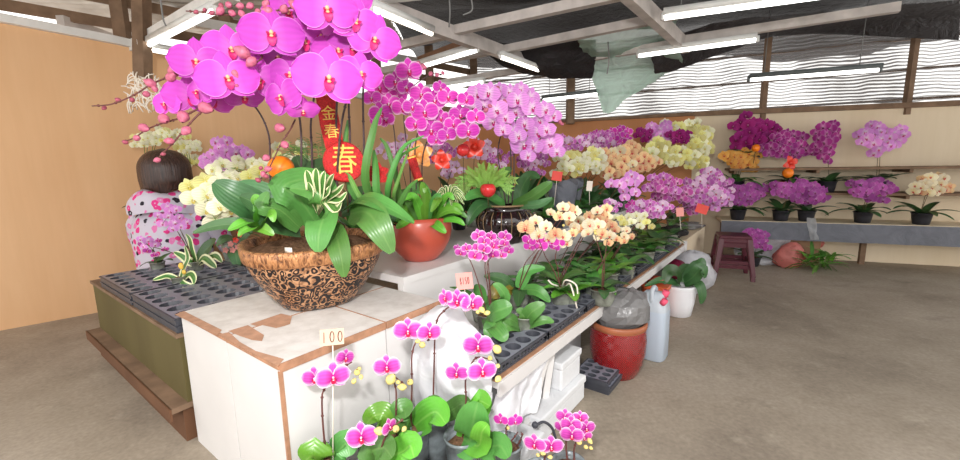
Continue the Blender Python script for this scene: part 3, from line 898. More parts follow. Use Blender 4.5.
# peeled patches where paint has come off the crate tops
def patch(pts, label):
    mb = MB(); P = [onz(x, y, ZT + .0012) for x, y in pts]; c = sum(P, Vector()) / len(P)
    ids = [mb.add(p) for p in P]; mb.face(*ids)
    o = obj('peeled_patch', mb, M['raw_wood_light'], None, False); return tag(o, label, 'peeled paint', kind='structure')
M['raw_wood_light'] = plain('raw_wood_light', S(188, 146, 120), 0.7, 0.2, 0.15, 30)
patch([(174.5, 314.5), (184, 311), (222, 330), (217, 335)], 'brown bare strip along the crate edge')
patch([(228, 331), (248, 325), (264, 335), (262, 341), (252, 340), (240, 336)], 'brown bare patch in front of the copper planter')
patch([(250, 324), (281, 313.5), (292, 316), (290, 324), (284, 326), (276, 328), (262, 325), (256, 326)], 'brown bare patch by the planter base')
patch([(218, 334.5), (229, 332), (240, 342), (256, 351), (284, 359), (278, 366), (250, 352)], 'brown bare edge of the nearest crate')

# upper display tier
r = thing('display_counter', 'long white upper counter carrying the rows of orchid pots behind the low shelf', 'counter', T(1.7, -.75, 0))
part('worktop', r, lambda m: m.tbox(.14, 3.15, -1.45, -.55, ZU - .03, ZU), 'white_paint')
part('front_panel', r, lambda m: m.tbox(.14, 3.15, -.585, -.555, 0, ZU - .03), 'white_paint')
part('end_panel', r, lambda m: m.tbox(3.12, 3.15, -1.45, -.59, 0, ZU - .03), 'cream_board')
# lower shelf
r = thing('display_shelf', 'low white plant shelf with bare wood edge running along the aisle', 'shelf', T(1.4, -.2, 0))
part('shelf_board', r, lambda m: m.tbox(.14, 2.55, -.545, -.004, ZS - .02, ZS), 'white_paint')
part('near_board', r, lambda m: m.tbox(0, .139, -.34, -.004, ZS - .02, ZS), 'white_paint')
part('edge_strip', r, lambda m: m.tbox(0, 2.55, -.02, -.003, ZS, ZS + .004), 'raw_wood')
part('front_lip', r, lambda m: m.tbox(0, 2.55, -.003, .006, .300, ZS + .001), 'white_paint')
for s_ in (.5, 1.5, 2.5): part('leg', r, lambda m: m.tbox(s_ - .02, s_ + .02, -.30, -.26, 0, ZS - .02), 'white_paint')
part('brace', r, lambda m: m.beam(T(.34, -.02, .31), T(.22, -.04, .02), .02, .03), 'white_paint')
part('brace', r, lambda m: m.beam(T(.40, -.03, .31), T(.36, -.05, .02), .02, .03), 'white_paint')
r = thing('display_cabinet', 'cream panelled cabinet at the far end of the display beside the maroon stool', 'cabinet', T(2.95, -.2, 0))
part('end_panel', r, lambda m: m.tbox(2.56, 3.38, -.03, 0.0, 0, .36), 'cream_board')
part('side_panel', r, lambda m: m.tbox(2.56, 2.59, -.42, -.03, 0, .36), 'white_paint')
part('far_panel', r, lambda m: m.tbox(3.35, 3.38, -.42, -.03, 0, .36), 'cream_board')
part('top_board', r, lambda m: m.tbox(2.56, 3.38, -.42, .0, .36, .375), 'cream_board')
part('corner_post', r, lambda m: m.tbox(2.54, 2.57, -.01, .012, 0, .37), 'white_paint')

# dark counter at the left
r = thing('wooden_counter', 'dark olive and brown wooden counter under the black seedling trays', 'counter', T(-.1, -1.7, 0))
part('panel', r, lambda m: m.tbox(-.485, .0, -2.3, -1.045, .15, ZK - .015), 'olive_panel')
part('worktop', r, lambda m: m.tbox(-.495, .01, -2.3, -1.04, ZK - .015, ZK), 'post_wood')
part('ledge', r, lambda m: m.tbox(-.54, -.44, -2.3, -1.04, .135, .155), 'post_wood')
part('base_panel', r, lambda m: m.tbox(-.50, .0, -2.3, -1.06, 0, .135), 'counter_wood')
part('edge_strip', r, lambda m: m.tbox(-.545, -.538, -2.3, -1.04, .11, .155), 'counter_wood')

# black seedling trays with round holes
def tray(root, c, ax, ay, L, W, H, nx, ny, lattice=False, name='tray_plate'):
    c = Vector(c); mb = MB(); N = 16; z = Vector((0, 0, 1)); dx, dy = L / nx, W / ny
    for i in range(nx):
        for j in range(ny):
            o = c + ax * (-L / 2 + dx * (i + .5)) + ay * (-W / 2 + dy * (j + .5)) + z * H
            sq, ci, lo = [], [], []
            for k in range(N):
                a = 2 * pi * k / N; ca, sa = cos(a), sin(a); q = 1 / max(abs(ca), abs(sa))
                sq.append(o + ax * (ca * q * dx / 2) + ay * (sa * q * dy / 2))
                ci.append(o + ax * (ca * .40 * dx) + ay * (sa * .40 * dy))
                lo.append(o + ax * (ca * .30 * dx) + ay * (sa * .30 * dy) - z * H * .9)
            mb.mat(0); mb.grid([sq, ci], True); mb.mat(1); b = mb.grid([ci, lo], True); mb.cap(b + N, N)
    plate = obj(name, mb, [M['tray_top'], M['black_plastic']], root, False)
    mb = MB()
    if lattice:
        for (o, u, l) in ((c + ay * W / 2, ax, L), (c - ay * W / 2, ax, L), (c + ax * L / 2, ay, W), (c - ax * L / 2, ay, W)):
            n = int(l / .022)
            for k in range(n + 1):
                p = o + u * (-l / 2 + l * k / n); mb.beam(p + z * .003, p + z * (H - .003) + Vector((1e-4, 0, 0)), .005, .004)
            mb.beam(o - u * l / 2 + z * .006, o + u * l / 2 + z * .006, .005, .006); mb.beam(o - u * l / 2 + z * (H - .005), o + u * l / 2 + z * (H - .005), .006, .009)
    else:
        for (o, u, l) in ((c + ay * W / 2, ax, L), (c - ay * W / 2, ax, L), (c + ax * L / 2, ay, W), (c - ax * L / 2, ay, W)):
            mb.beam(o - u * l / 2 + z * (H / 2 - .002), o + u * l / 2 + z * (H / 2 - .002), .004, H * .9); mb.beam(o - u * l / 2 + z * (H - .004), o + u * l / 2 + z * (H - .004), .012, .006)
    obj('rim', mb, M['black_plastic'], root, False); return plate
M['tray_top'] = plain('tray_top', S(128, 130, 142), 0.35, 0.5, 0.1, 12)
def seedtray(label, c, L, W, H, nx, ny, ax=AX, ay=None, group='black seedling trays', lattice=False):
    r = thing('seedling_tray', label, 'tray', c, group); tray(r, c, ax, ay or NX * -1, L, W, H, nx, ny, lattice); return r
for i, (s_, t_) in enumerate(((-.235, -1.305), (-.235, -1.84))):
    for lv in range(2):
        nm = ('nearest to the white crate', 'at the far left beside the person')[i]
        seedtray('black seedling tray %s, %s' % (('under another tray', 'with empty round holes on top')[lv], nm), T(s_, t_, ZK + lv * .028), .50, .51, .027, 5, 6)
seedtray('black seedling tray far along the dark counter past the small variegated plants', T(.34, -1.66, ZK), .5, .51, .04, 5, 6)
part_r = thing('side_bench', 'low dark bench behind the counter holding cream orchids', 'bench', T(.6, -1.6, 0))
part('bench_top', part_r, lambda m: m.tbox(.07, 1.0, -2.0, -1.38, ZK - .03, ZK), 'counter_wood')
for s_ in (.1, .97):
    for t_ in (-1.97, -1.41): part('leg', part_r, lambda m: m.tbox(s_ - .02, s_ + .02, t_ - .02, t_ + .02, 0, ZK - .03), 'counter_wood')

# trays on the low shelf
for i, (s_, lab) in enumerate(((.17, 'nearest the white plastic'), (.52, 'holding the clear pots with bare roots'), (.87, 'under the mossy clear pots'), (1.22, 'behind the wrapped grey bag'), (1.57, 'half way along the shelf'), (1.92, 'above the white plastic wrap'), (2.27, 'at the far end of the shelf'))):
    seedtray('black lattice carry tray on the low shelf, ' + lab, T(s_, -.125, ZS + .004), .33, .21, .035, 5, 3, group='black carry trays on the low shelf', lattice=True)

# styrofoam boxes and white plastic beneath the shelf
def foam(s0, s1, t0, t1, z0, z1, label, lidlip=True):
    r = thing('foam_box', label, 'box', T((s0 + s1) / 2, (t0 + t1) / 2, z0), 'white foam boxes under the shelf')
    part('box_body', r, lambda m: m.tbox(s0, s1, t0, t1, z0, z1 - .03), 'foam', bevel=.008)
    part('lid', r, lambda m: m.tbox(s0 - .006, s1 + .004, t0, t1 + .005, z1 - .03, z1), 'foam', bevel=.006)
foam(.24, .62, -.33, .015, 0, .105, 'wide white foam box lying flat on the floor under the low shelf')
foam(.44, .615, -.32, -.005, .105, .225, 'small white foam box stacked on the wide foam box under the shelf')
foam(.02, .22, -.22, .035, 0, .075, 'low white foam box on the floor before the draped plastic')
foam(.78, .98, -.38, -.16, 0, .24, 'white foam box deep in shadow behind the red glazed pot')

def crumple(name, label, P, m, amp, seed, cat='plastic sheet', sub=7, freq=1.0):
    R1 = [smoothpath(r, sub) for r in P]; n = len(R1[0]); cols = [smoothpath([q[i] for q in R1], sub) for i in range(n)]
    rnd = random.Random(seed); ph = [rnd.uniform(0, 6) for _ in range(8)]
    mb = MB(); rows = []
    for j in range(len(cols[0])):
        row = []
        for i in range(n):
            f = sin(i * .9 * freq + j * .5 * freq + ph[0]) + sin(i * .37 * freq - j * .8 * freq + ph[1]) + .7 * abs(sin(i * .5 * freq + j * .31 * freq + ph[2])) * 2 - .7
            g = sin(i * .6 + ph[3]) + sin(j * .7 + i * .3 + ph[4])
            row.append(cols[i][j] + Vector((g * .3, -f * .6, (f + g) * .25)) * amp + Vector((rnd.uniform(-1, 1), rnd.uniform(-1, 1), rnd.uniform(-1, 1))) * amp * .22)
        rows.append(row)
    mb.grid(rows); return tag(obj(name, mb, M[m]), label, cat)
crumple('plastic_sheet', 'crumpled white plastic sheet draped over the near end of the low shelf',
        [[T(.16, -.34, .49), T(.14, -.27, .49), T(.10, -.16, .44), T(.05, -.03, .385)], [T(.05, -.335, .485), T(.03, -.26, .48), T(.01, -.14, .43), T(-.005, -.01, .375)],
         [T(-.03, -.335, .40), T(-.05, -.24, .38), T(-.05, -.13, .34), T(-.03, .0, .32)], [T(-.03, -.335, .22), T(-.04, -.24, .20), T(-.04, -.12, .22), T(-.03, .0, .28)], [T(-.03, -.335, .05), T(-.03, -.24, .06), T(-.03, -.12, .14), T(-.02, .0, .26)]], 'bright_sheet', .012, 3)
crumple('plastic_sheet', 'white plastic hanging in folds beneath the shelf beside the foam boxes',
        [[T(.01, -.015, .30), T(.12, -.015, .30), T(.24, -.015, .30), T(.36, -.015, .30)], [T(.0, -.04, .2), T(.1, -.0, .2), T(.2, -.03, .2), T(.30, -.01, .22)],
         [T(-.01, -.02, .12), T(.09, .0, .12), T(.18, -.03, .12), T(.25, .0, .13)]], 'bright_sheet', .010, 8)

# stack of black trays on the floor by the red pot
for i, z in enumerate((.0, .025, .049)):
    seedtray('small black tray on the floor by the red pot, %s of its stack' % ('lowest', 'middle', 'topmost')[i], T(.78 - .012 * i, .015 + .01 * (i % 2), z), .165, .15, .023, 4, 3, group='black trays stacked on the floor')

# ---------------------------------------------------------------- pots on the floor
pc = onz(617, 383, 0) + Vector((.03, .10, 0)); pc.z = 0
RPOT = pc
r = thing('glazed_pot', 'dark red glazed pot with a diamond pattern and copper rim on the floor', 'pot', pc)
mb = MB(); mb.lathe([(.084, 0), (.09, .004), (.114, .06), (.126, .12), (.129, .18), (.124, .235)], (pc.x, pc.y, 0), 40); obj('pot_body', mb, M['red_glaze'], r)
mb = MB(); mb.lathe([(.1245, .233), (.129, .242), (.130, .258), (.124, .265), (.115, .262), (.113, .10), (.02, .1)], (pc.x, pc.y, 0), 40, caps=(False, True)); obj('rim', mb, M['copper_band'], r)
# bag of potting mix wrapped in grey film standing in that pot
mb = MB(); rnd = random.Random(4); rows = []
for j, (rr, z, dx) in enumerate(((.05, .17, 0), (.10, .255, .0), (.118, .28, .012), (.120, .32, .018), (.112, .355, .026), (.09, .385, .034), (.045, .405, .04), (.004, .408, .042))):
    rows.append([(pc.x + dx + (rr * rnd.uniform(.88, 1.08)) * cos(2 * pi * k / 18), pc.y + rr * rnd.uniform(.88, 1.08) * sin(2 * pi * k / 18), z + rnd.uniform(-.008, .008)) for k in range(18)])
mb.grid(rows, True); tag(obj('wrapped_bag', mb, M['grey_wrap'], None, False), 'grey plastic wrapped bag bulging out of the red glazed pot', 'bag')

jc = onz(655, 362, 0) + Vector((.01, .07, 0)); jc.z = 0
r = thing('water_jug', 'pale blue white plastic jerrycan with pink caps beside the red pot', 'jug', jc)
ja = AX; jb = NX
mb = MB(); rows = []
for (h, a_, b_) in ((0, .062, .064), (.008, .07, .072), (.25, .07, .072), (.275, .066, .07), (.31, .05, .06), (.335, .036, .05), (.345, .02, .04)):
    rows.append([Vector((jc.x, jc.y, h)) + ja * (a_ * math.copysign(abs(cos(q)) ** .45, cos(q))) + jb * (b_ * math.copysign(abs(sin(q)) ** .45, sin(q))) for q in [2 * pi * k / 28 for k in range(28)]])
b = mb.grid(rows, True); mb.cap(b, 28, True); mb.cap(b + 6 * 28, 28); obj('jug_body', mb, M['jug'], r)
jz = lambda dx, dy, z: Vector((jc.x, jc.y, z)) + ja * dx + jb * dy
mb = MB(); mb.tube(smoothpath([jz(-.045, 0, .30), jz(-.04, 0, .355), jz(-.005, 0, .368), jz(.03, 0, .35)], 5), .011, 8); obj('handle', mb, M['jug'], r)
mb = MB(); mb.tube([jz(.0, .045, .325), jz(.0, .058, .357)], .017, 12); obj('cap', mb, M['jug_cap'], r)
mb = MB(); mb.tube([jz(-.045, .05, .302), jz(-.05, .066, .325)], .015, 12); obj('cap', mb, M['jug_cap'], r)

# white pot with a leafy orchid
wc = onz(680, 318, 0) + Vector((.02, .07, 0)); wc.z = 0
WPOT = wc
# orange crate, plastic wrap and maroon bag behind the white pot
oc = T(1.74, .0, 0)
r = thing('orange_tub', 'orange plastic tub under the shelf behind the white pot', 'tub', oc)
mb = MB(); mb.lathe([(.07, 0), (.08, .20), (.09, .21), (.09, .225), (.075, .22), (.073, .03)], oc, 20); obj('tub_body', mb, M['orange_plastic'], r)
mb = MB(); mb.lathe([(.045, .235), (.058, .255), (.062, .265), (.05, .265), (.045, .25)], oc, 16, caps=(True, True)); obj('inner_pot', mb, M['terracotta'], r)
part('stand_board', r, lambda m: m.tbox(1.65, 1.83, -.09, .09, .226, .234), 'orange_plastic')

def lump(name, label, c, rx, ry, rz, m, seed, amp=.16, cat='plastic bag', n=22, k=14, tip=None):
    rnd = random.Random(seed); mb = MB(); rows = []; c = Vector(c)
    ph = [rnd.uniform(0, 6) for _ in range(6)]
    for i in range(k + 1):
        th = -pi / 2 + pi * i / k; row = []
        for j in range(n):
            a = 2 * pi * j / n
            f = 1 + amp * (sin(3 * a + 4 * th + ph[0]) + .6 * sin(7 * a - 3 * th + ph[1]) + .5 * sin(11 * a + 5 * th + ph[2])) + rnd.uniform(-.5, .5) * amp
            z = sin(th); rr = max(cos(th), .02)
            p = Vector((rx * rr * cos(a) * f, ry * rr * sin(a) * f, rz * max(z, -.92) * (1 + .3 * (f - 1))))
            if tip and z > .2: p += Vector(tip) * ((z - .2) ** 1.5)
            row.append(c + p)
        rows.append(row)
    mb.grid(rows, True); return tag(obj(name, mb, M[m], None, True), label, cat)
lump('plastic_wrap', 'clear crumpled plastic wrap bundled on the floor behind the white pot', onz(697, 297, 0) + Vector((0.02, .12, .15)), .15, .11, .17, 'white_sheet', 5, .10)
lump('plastic_bag', 'maroon plastic bag tucked beneath the clear wrap', onz(684, 300, 0) + Vector((-.02, .12, .19)), .08, .08, .08, 'maroon_wrap', 6, .10)
lump('plastic_wrap', 'clear plastic wrap stuffed under the shelf beside the orange tub', T(1.55, -.04, .09), .08, .08, .09, 'clear_wrap', 9, .10)
lump('plastic_bag', 'black crumpled plastic bag on the far end of the low shelf', T(2.62, -.1, .425), .10, .07, .05, 'black_tarp', 10, .16)
lump('plastic_bag', 'grey crumpled plastic on the cream cabinet top near the stool', T(3.15, -.1, .405), .12, .08, .035, 'grey_wrap', 12, .16)

# maroon plastic stools, nested
sc_ = onz(736, 281, 0) + Vector((.04, .15, 0)); sc_.z = 0
sa = Vector((.93, -.368, 0)).normalized(); sb = Vector((.368, .93, 0)).normalized()
def stool(z, label, full=True):
    r = thing('plastic_stool', label, 'stool', (sc_.x, sc_.y, z), 'maroon stools nested by the cabinet')
    P = lambda a, b, h: Vector((sc_.x, sc_.y, z + h)) + sa * a + sb * b
    H = .33
    mb = MB(); mb.box(P(0, 0, H - .012), .235, .235, .024, sa, sb); obj('seat', mb, M['maroon'], r, False, .008)
    for i in (-1, 1):
        for j in (-1, 1):
            mb = MB(); rows = []
            for h, o, wd in ((H - .02, .100, .042), (H * .5, .118, .038), (.0, .140, .032)):
                c = P(i * o, j * o, h); rows.append([c + sa * (x * wd / 2) + sb * (y * wd / 2) for x, y in ((-1, -1), (1, -1), (1, 1), (-1, 1))])
            b = mb.grid(rows, True); mb.cap(b, 4, True); mb.cap(b + 8, 4); obj('leg', mb, M['maroon'], r, False, .004)
    for i in (-1, 1):
        mb = MB(); mb.beam(P(-.12, i * .122, .11), P(.12, i * .122, .11), .014, .03); obj('rail', mb, M['maroon'], r, False)
        mb = MB(); mb.beam(P(i * .122, -.12, .11), P(i * .122, .12, .11), .014, .03); obj('rail', mb, M['maroon'], r, False)
    for i, (u, v) in enumerate(((sa, sb), (sb, sa), (sa, sb * -1), (sb, sa * -1))):
        mb = MB(); q = Vector((sc_.x, sc_.y, z))
        mb.beam(q + u * -.10 + v * .108 + Vector((0, 0, H - .04)), q + u * .10 + v * .108 + Vector((0, 0, H - .04)), .01, .04); obj('apron', mb, M['maroon'], r, False)
stool(0, 'lower maroon plastic stool standing on the concrete by the cream cabinet')
stool(.035, 'upper maroon plastic stool nested over another by the cream cabinet')

# ---------------------------------------------------------------- shelves on the back wall
def wbox(mb, k0, k1, o0, o1, z0, z1):
    c = WB + WD * ((k0 + k1) / 2) + WN * ((o0 + o1) / 2)
    return mb.box((c.x, c.y, (z0 + z1) / 2), abs(k1 - k0), abs(o1 - o0), abs(z1 - z0), WD, WN * -1)
ZW1 = onwall(775, 168, .2).z; ZW2 = onwall(770, 192, .22).z; ZW3 = onwall(775, 221, .32).z
for z, d, lab in ((ZW1, .30, 'upper dark wooden shelf on the cream back wall carrying the big orchids'), (ZW2, .30, 'middle thin wooden shelf on the cream back wall behind the lilac orchids')):
    r = thing('wall_shelf', lab, 'shelf', wallp(.5, z), None)
    part('shelf_board', r, lambda m: wbox(m, -.25, 2.1, 0.0, d, z - .02, z), 'post_wood')
    for k in (-.2, .45, 1.1): part('bracket', r, lambda m: wbox(m, k - .012, k + .012, 0.0, d - .02, z - .05, z - .02), 'post_wood')
r = thing('plant_bench', 'long bench against the back wall with a hanging grey cloth front', 'bench', wallp(.5, 0, .3))
part('bench_top', r, lambda m: wbox(m, -.30, 2.2, .02, .36, ZW3 - .025, ZW3), 'cream_board')
for k in (-.25, .9, 2.1): part('leg', r, lambda m: wbox(m, k - .02, k + .02, .10, .14, 0, ZW3 - .025), 'post_wood')
mb = MB(); rows = []
for j in range(6):
    rows.append([wallp(-.30 + 2.5 * i / 90, ZW3 - .004 - .165 * j / 5, .368 + .006 * sin(i * .55) * j / 5 + .004 * sin(i * 1.3 + j)) for i in range(91)])
mb.grid(rows); tag(obj('bench_cloth', mb, M['cloth_grey']), 'blue grey cloth hanging along the front of the back wall bench', 'cloth')
def hang(px0, px1, y0, y1, off, label, m, seed):
    a, b, c, d = onwall(px0, y0, off), onwall(px1, y0, off), onwall(px0 + 4, y1, off), onwall(px1 + 2, y1, off)
    return crumple('plastic_sheet', label, [[a, a.lerp(b, .5), b], [a.lerp(c, .5), (a + b + c + d) / 4, b.lerp(d, .5)], [c, c.lerp(d, .5), d]], m, .006, seed)
hang(806, 816, 218, 240, .385, 'clear plastic strip hanging over the grey bench cloth', 'clear_wrap', 4)
crumple('plastic_sheet', 'white plastic sheet spread under the back bench behind the lilac plant',
        [[onwall(735, 236, .32), onwall(765, 238, .32), onwall(790, 239, .32)], [onwall(735, 250, .30), onwall(765, 252, .30), onwall(783, 253, .30)], [onwall(735, 263, .38), onwall(765, 265, .38), onwall(780, 265, .38)]], 'white_sheet', .012, 14)
bc = onwall(796, 258, .17)
r = thing('cardboard_box', 'brown cardboard box under the back bench behind the pink bag', 'box', (bc.x, bc.y, 0))
part('box_body', r, lambda m: m.box((bc.x, bc.y, .12), .30, .2, .24, WD, WN * -1), 'cardboard')
part('flap', r, lambda m: m.box((bc.x - .01, bc.y - .1, .25), .30, .05, .01, WD, WN * -1), 'cardboard')
pb = onz(786, 266, 0); lump('plastic_bag', 'pink red plastic bag slumped on the floor under the back bench', (pb.x, pb.y - .02, .085), .13, .09, .10, 'pink_wrap', 21, .08, tip=(.05, 0, .06))
pb = onz(764, 264, 0); lump('plastic_bag', 'small pale crumpled bag on the floor beside the lilac floor plant', (pb.x, pb.y - .02, .035), .12, .06, .04, 'white_sheet', 22, .10)
pb = onz(812, 258, 0); lump('plastic_bag', 'small orange red bag behind the cut greenery at the right', (pb.x + .02, pb.y + .0, .16), .08, .07, .09, 'pink_wrap', 23, .08)
# ---------------------------------------------------------------- the big copper planter
hc = onz(318, 301, ZT); hc.z = ZT; HB = hc.copy()
hp = thing('orchid_planter', 'big black and copper scrollwork planter of large magenta orchids on the white crates', 'planter', HB)
HH = .235
mb = MB(); mb.lathe([(.085, 0), (.112, .004), (.13, .018), (.170, .07), (.203, .125), (.222, .165), (.226, .185)], HB, 48, sq=.12, rot=.55); obj('bowl', mb, M['relief'], hp)
mb = MB(); mb.lathe([(.226, .183), (.236, .190), (.240, .212), (.241, .232), (.234, .238), (.222, .236), (.212, .215), (.205, .205)], HB, 48, caps=(False, False), sq=.12, rot=.55); obj('rim', mb, M['copper_rim'], hp)
mb = MB(); rows = []
rnd = random.Random(2)
for rr, z in ((.218, .212), (.16, .225), (.10, .232), (.04, .236), (.002, .236)):
    rows.append([HB + Vector((rr * cos(2 * pi * k / 24), rr * sin(2 * pi * k / 24), z + rnd.uniform(-.006, .006))) for k in range(24)])
mb.grid(rows, True); obj('bark', mb, M['bark'], hp)
mb = MB(); p = at(288, 250, HB.y - .215); q = at(288, 251, HB.y - .215)
d = Vector((-.35, -.93, 0)).normalized(); mb.box(at(288.5, 250.5, HB.y - .232), .028, .002, .018, Vector((d.y * -1, d.x, 0)), d, Vector((0, 0, 1))); obj('sticker', mb, M['paper'], hp)
soil = lambda px, py, dy=0: at(px, py, HB.y + dy)

def pleaf(root, pts, W, key='leaf', fold=.2, up=Vector((0, 0, 1)), pw=.75, sh=.5, twist=0.0, name='leaf', nv=6, sub=4):
    mb = MB(); strap(mb, smoothpath([at(*q) for q in pts], sub), W, pw, sh, fold, up, nv, .985, twist); return obj(name, mb, M[key], root)
camup = Vector((0, -.8, .6))
Y0 = HB.y
# broad leaves of the orchids
pleaf(hp, [(272, 228, Y0), (255, 208, Y0 - .08), (232, 194, Y0 - .12), (214, 182, Y0 - .13)], .115, 'leaf_dark', .12, camup)
pleaf(hp, [(285, 215, Y0 + .02), (268, 198, Y0), (246, 190, Y0 - .02), (228, 190, Y0 - .02)], .10, 'leaf_grey', .12, camup)
pleaf(hp, [(300, 232, Y0 - .02), (276, 222, Y0 - .1), (258, 205, Y0 - .15), (240, 196, Y0 - .18)], .085, 'leaf_dark', .15, camup)
pleaf(hp, [(262, 226, Y0 - .1), (240, 224, Y0 - .16), (215, 226, Y0 - .18), (193, 233, Y0 - .18)], .045, 'leaf_grey', .3, camup)
pleaf(hp, [(318, 226, Y0 - .02), (300, 200, Y0 - .08), (284, 187, Y0 - .12), (300, 180, Y0 - .1), (322, 184, Y0 - .14), (335, 196, Y0 - .17)], .11, 'leaf', .1, camup)
pleaf(hp, [(300, 228, Y0 - .06), (280, 210, Y0 - .13), (262, 206, Y0 - .16), (268, 192, Y0 - .15)], .075, 'leaf', .12, camup)
pleaf(hp, [(326, 224, Y0 - .04), (324, 208, Y0 - .15), (316, 192, Y0 - .17), (290, 188, Y0 - .18)], .09, 'leaf', .14, camup)
pleaf(hp, [(318, 222, Y0), (308, 200, Y0 + .02), (312, 175, Y0 + .05), (330, 160, Y0 + .07)], .13, 'leaf_dark', .1, camup)
pleaf(hp, [(300, 214, Y0 + .05), (296, 190, Y0 + .08), (300, 170, Y0 + .1), (296, 156, Y0 + .12)], .11, 'leaf_dark', .1, camup)
pleaf(hp, [(330, 218, Y0 - .1), (324, 218, Y0 - .2), (319, 234, Y0 - .25), (318, 252, Y0 - .26)], .098, 'leaf', .08, Vector((0, -1, .2)), sh=.48)
pleaf(hp, [(334, 228, Y0 - .12), (337, 238, Y0 - .22), (341, 256, Y0 - .27), (344, 277, Y0 - .27)], .075, 'leaf', .10, Vector((0, -1, .2)), sh=.5)
pleaf(hp, [(346, 210, Y0 - .04), (364, 200, Y0 - .12), (388, 208, Y0 - .17), (414, 223, Y0 - .16)], .075, 'leaf', .25, Vector((0, -.5, .85)))
pleaf(hp, [(350, 214, Y0 - .06), (366, 212, Y0 - .16), (378, 226, Y0 - .22), (392, 253, Y0 - .22)], .105, 'leaf', .12, Vector((.2, -1, .3)))
pleaf(hp, [(342, 214, Y0 + .02), (362, 206, Y0 + .0), (378, 212, Y0 - .02), (396, 220, Y0 - .03)], .06, 'leaf_dark', .25, camup)
pleaf(hp, [(338, 208, Y0 + .06), (356, 196, Y0 + .08), (372, 194, Y0 + .10), (384, 200, Y0 + .1)], .07, 'leaf_dark', .2, camup)
# bright fern-like bird's nest leaves
for q in ([(262, 226, Y0 - .1), (256, 212, Y0 - .2), (254, 200, Y0 - .24), (259, 196, Y0 - .25)], [(264, 228, Y0 - .1), (266, 218, Y0 - .2), (272, 214, Y0 - .24), (274, 222, Y0 - .25)],
          [(262, 230, Y0 - .1), (248, 222, Y0 - .19), (236, 226, Y0 - .22), (228, 230, Y0 - .22)], [(262, 232, Y0 - .12), (252, 228, Y0 - .2), (244, 230, Y0 - .22), (238, 236, Y0 - .22)],
          [(264, 231, Y0 - .14), (262, 228, Y0 - .22), (266, 230, Y0 - .24), (274, 235, Y0 - .24)]):
    pleaf(hp, q, .036, 'leaf_bright', .25, camup, name='fern_leaf')
# variegated plant with cream margins
vb = (318, 214, Y0 - .1)
for tip in ((306, 170), (316, 168), (325, 171), (334, 174), (344, 184), (347, 192), (342, 202), (308, 182), (330, 186)):
    dx = tip[0] - vb[0]
    pleaf(hp, [vb, (vb[0] + dx * .35, 200, Y0 - .15), (vb[0] + dx * .75, tip[1] + 8, Y0 - .19), (tip[0], tip[1], Y0 - .2)], .036, 'leaf_var', .2, camup, name='variegated_leaf', nv=6, sh=.7)
# fine grassy fern behind
for k in range(16):
    a = -1.2 + 2.4 * k / 15; x0, y0 = 318 + 6 * sin(k), 190
    tip = (318 + 42 * sin(a), 140 + 26 * (1 - cos(a)) + 6 * sin(k * 2.1))
    mb = MB(); pth = smoothpath([at(x0, y0, Y0 + .1), at(x0 + (tip[0] - x0) * .5, y0 - 38, Y0 + .12), at(*tip, Y0 + .13)], 6); mb.tube(pth, .0012, 4)
    for i in range(4, len(pth)):
        for sgn in (-1, 1): mb.tube([pth[i], pth[i] + Vector((sgn * .022, .004, .008 * sin(i + k)))], .0011, 3, False)
    obj('fern_frond', mb, M['leaf_thin'], hp)

# flower stems (dark, glossy)
def hst(pts, r=.0042): return stemline(hp, [at(*q) for q in pts], r, r * .75, 'stem_dark', 6, sides=8)
hst([(300, 222, Y0), (301, 182, Y0 - .02), (300, 121, Y0 - .05), (285, 70, Y0 - .10), (250, 45, Y0 - .14), (212, 58, Y0 - .17), (188, 76, Y0 - .18)])
hst([(312, 212, Y0 + .03), (312, 155, Y0 + .02), (311, 121, Y0), (318, 70, Y0 - .02), (322, 35, Y0 - .06), (296, 22, Y0 - .1), (262, 26, Y0 - .13)])
hst([(336, 205, Y0), (338, 160, Y0 - .03), (342, 121, Y0 - .05), (350, 80, Y0 - .1), (340, 55, Y0 - .14), (318, 58, Y0 - .17)])
hst([(334, 208, Y0 + .04), (336, 140, Y0 + .03), (337, 100, Y0 + .0), (342, 50, Y0 - .04), (334, 12, Y0 - .08), (318, -6, Y0 - .1)])
hst([(350, 206, Y0 + .05), (350, 138, Y0 + .03), (349, 100, Y0 + .0), (356, 60, Y0 - .02), (362, 30, Y0 - .05), (350, 14, Y0 - .08)])
hst([(364, 205, Y0 + .06), (364, 150, Y0 + .05), (363, 95, Y0 + .02), (366, 60, Y0), (370, 42, Y0 - .03)])
hst([(270, 214, Y0 + .02), (270, 159, Y0), (268, 132, Y0 - .03), (256, 108, Y0 - .06), (240, 98, Y0 - .08), (214, 104, Y0 - .11)], .0034)
# arching bud sprays
def buds(pts, blist, r=.003, key='bud_pink', stem='stem_brown'):
    stemline(hp, [at(*q) for q in pts], r, r * .55, stem, 6)
    for (x, y, w_, Y) in blist:
        add_bud(hp, at(x, y, Y), w_ * Y / FPX, key if w_ > 6 else 'bud_red', Vector((R.uniform(-.8, .8), R.uniform(-.5, 0), R.uniform(-.6, .5))))
Yb = Y0 - .25
buds([(212, 62, Y0 - .2), (192, 72, Yb), (172, 76, Yb), (152, 84, Yb), (134, 95, Yb), (112, 104, Yb - .02), (92, 106, Yb - .02)], [(174, 70, 14, Yb - .02), (171, 77, 11, Yb - .03), (150, 83, 11, Yb - .01), (155, 89, 7, Yb - .01), (146, 94, 8, Yb), (132, 100, 6, Yb), (118, 100, 6, Yb), (104, 108, 5, Yb)])
buds([(214, 104, Y0 - .18), (200, 108, Yb), (180, 118, Yb), (160, 124, Yb), (146, 130, Yb), (134, 138, Yb), (122, 142, Yb)], [(183, 117, 14, Yb - .02), (164, 119, 13, Yb - .02), (144, 128, 11, Yb - .01), (137, 138, 8, Yb), (125, 142, 6, Yb)])
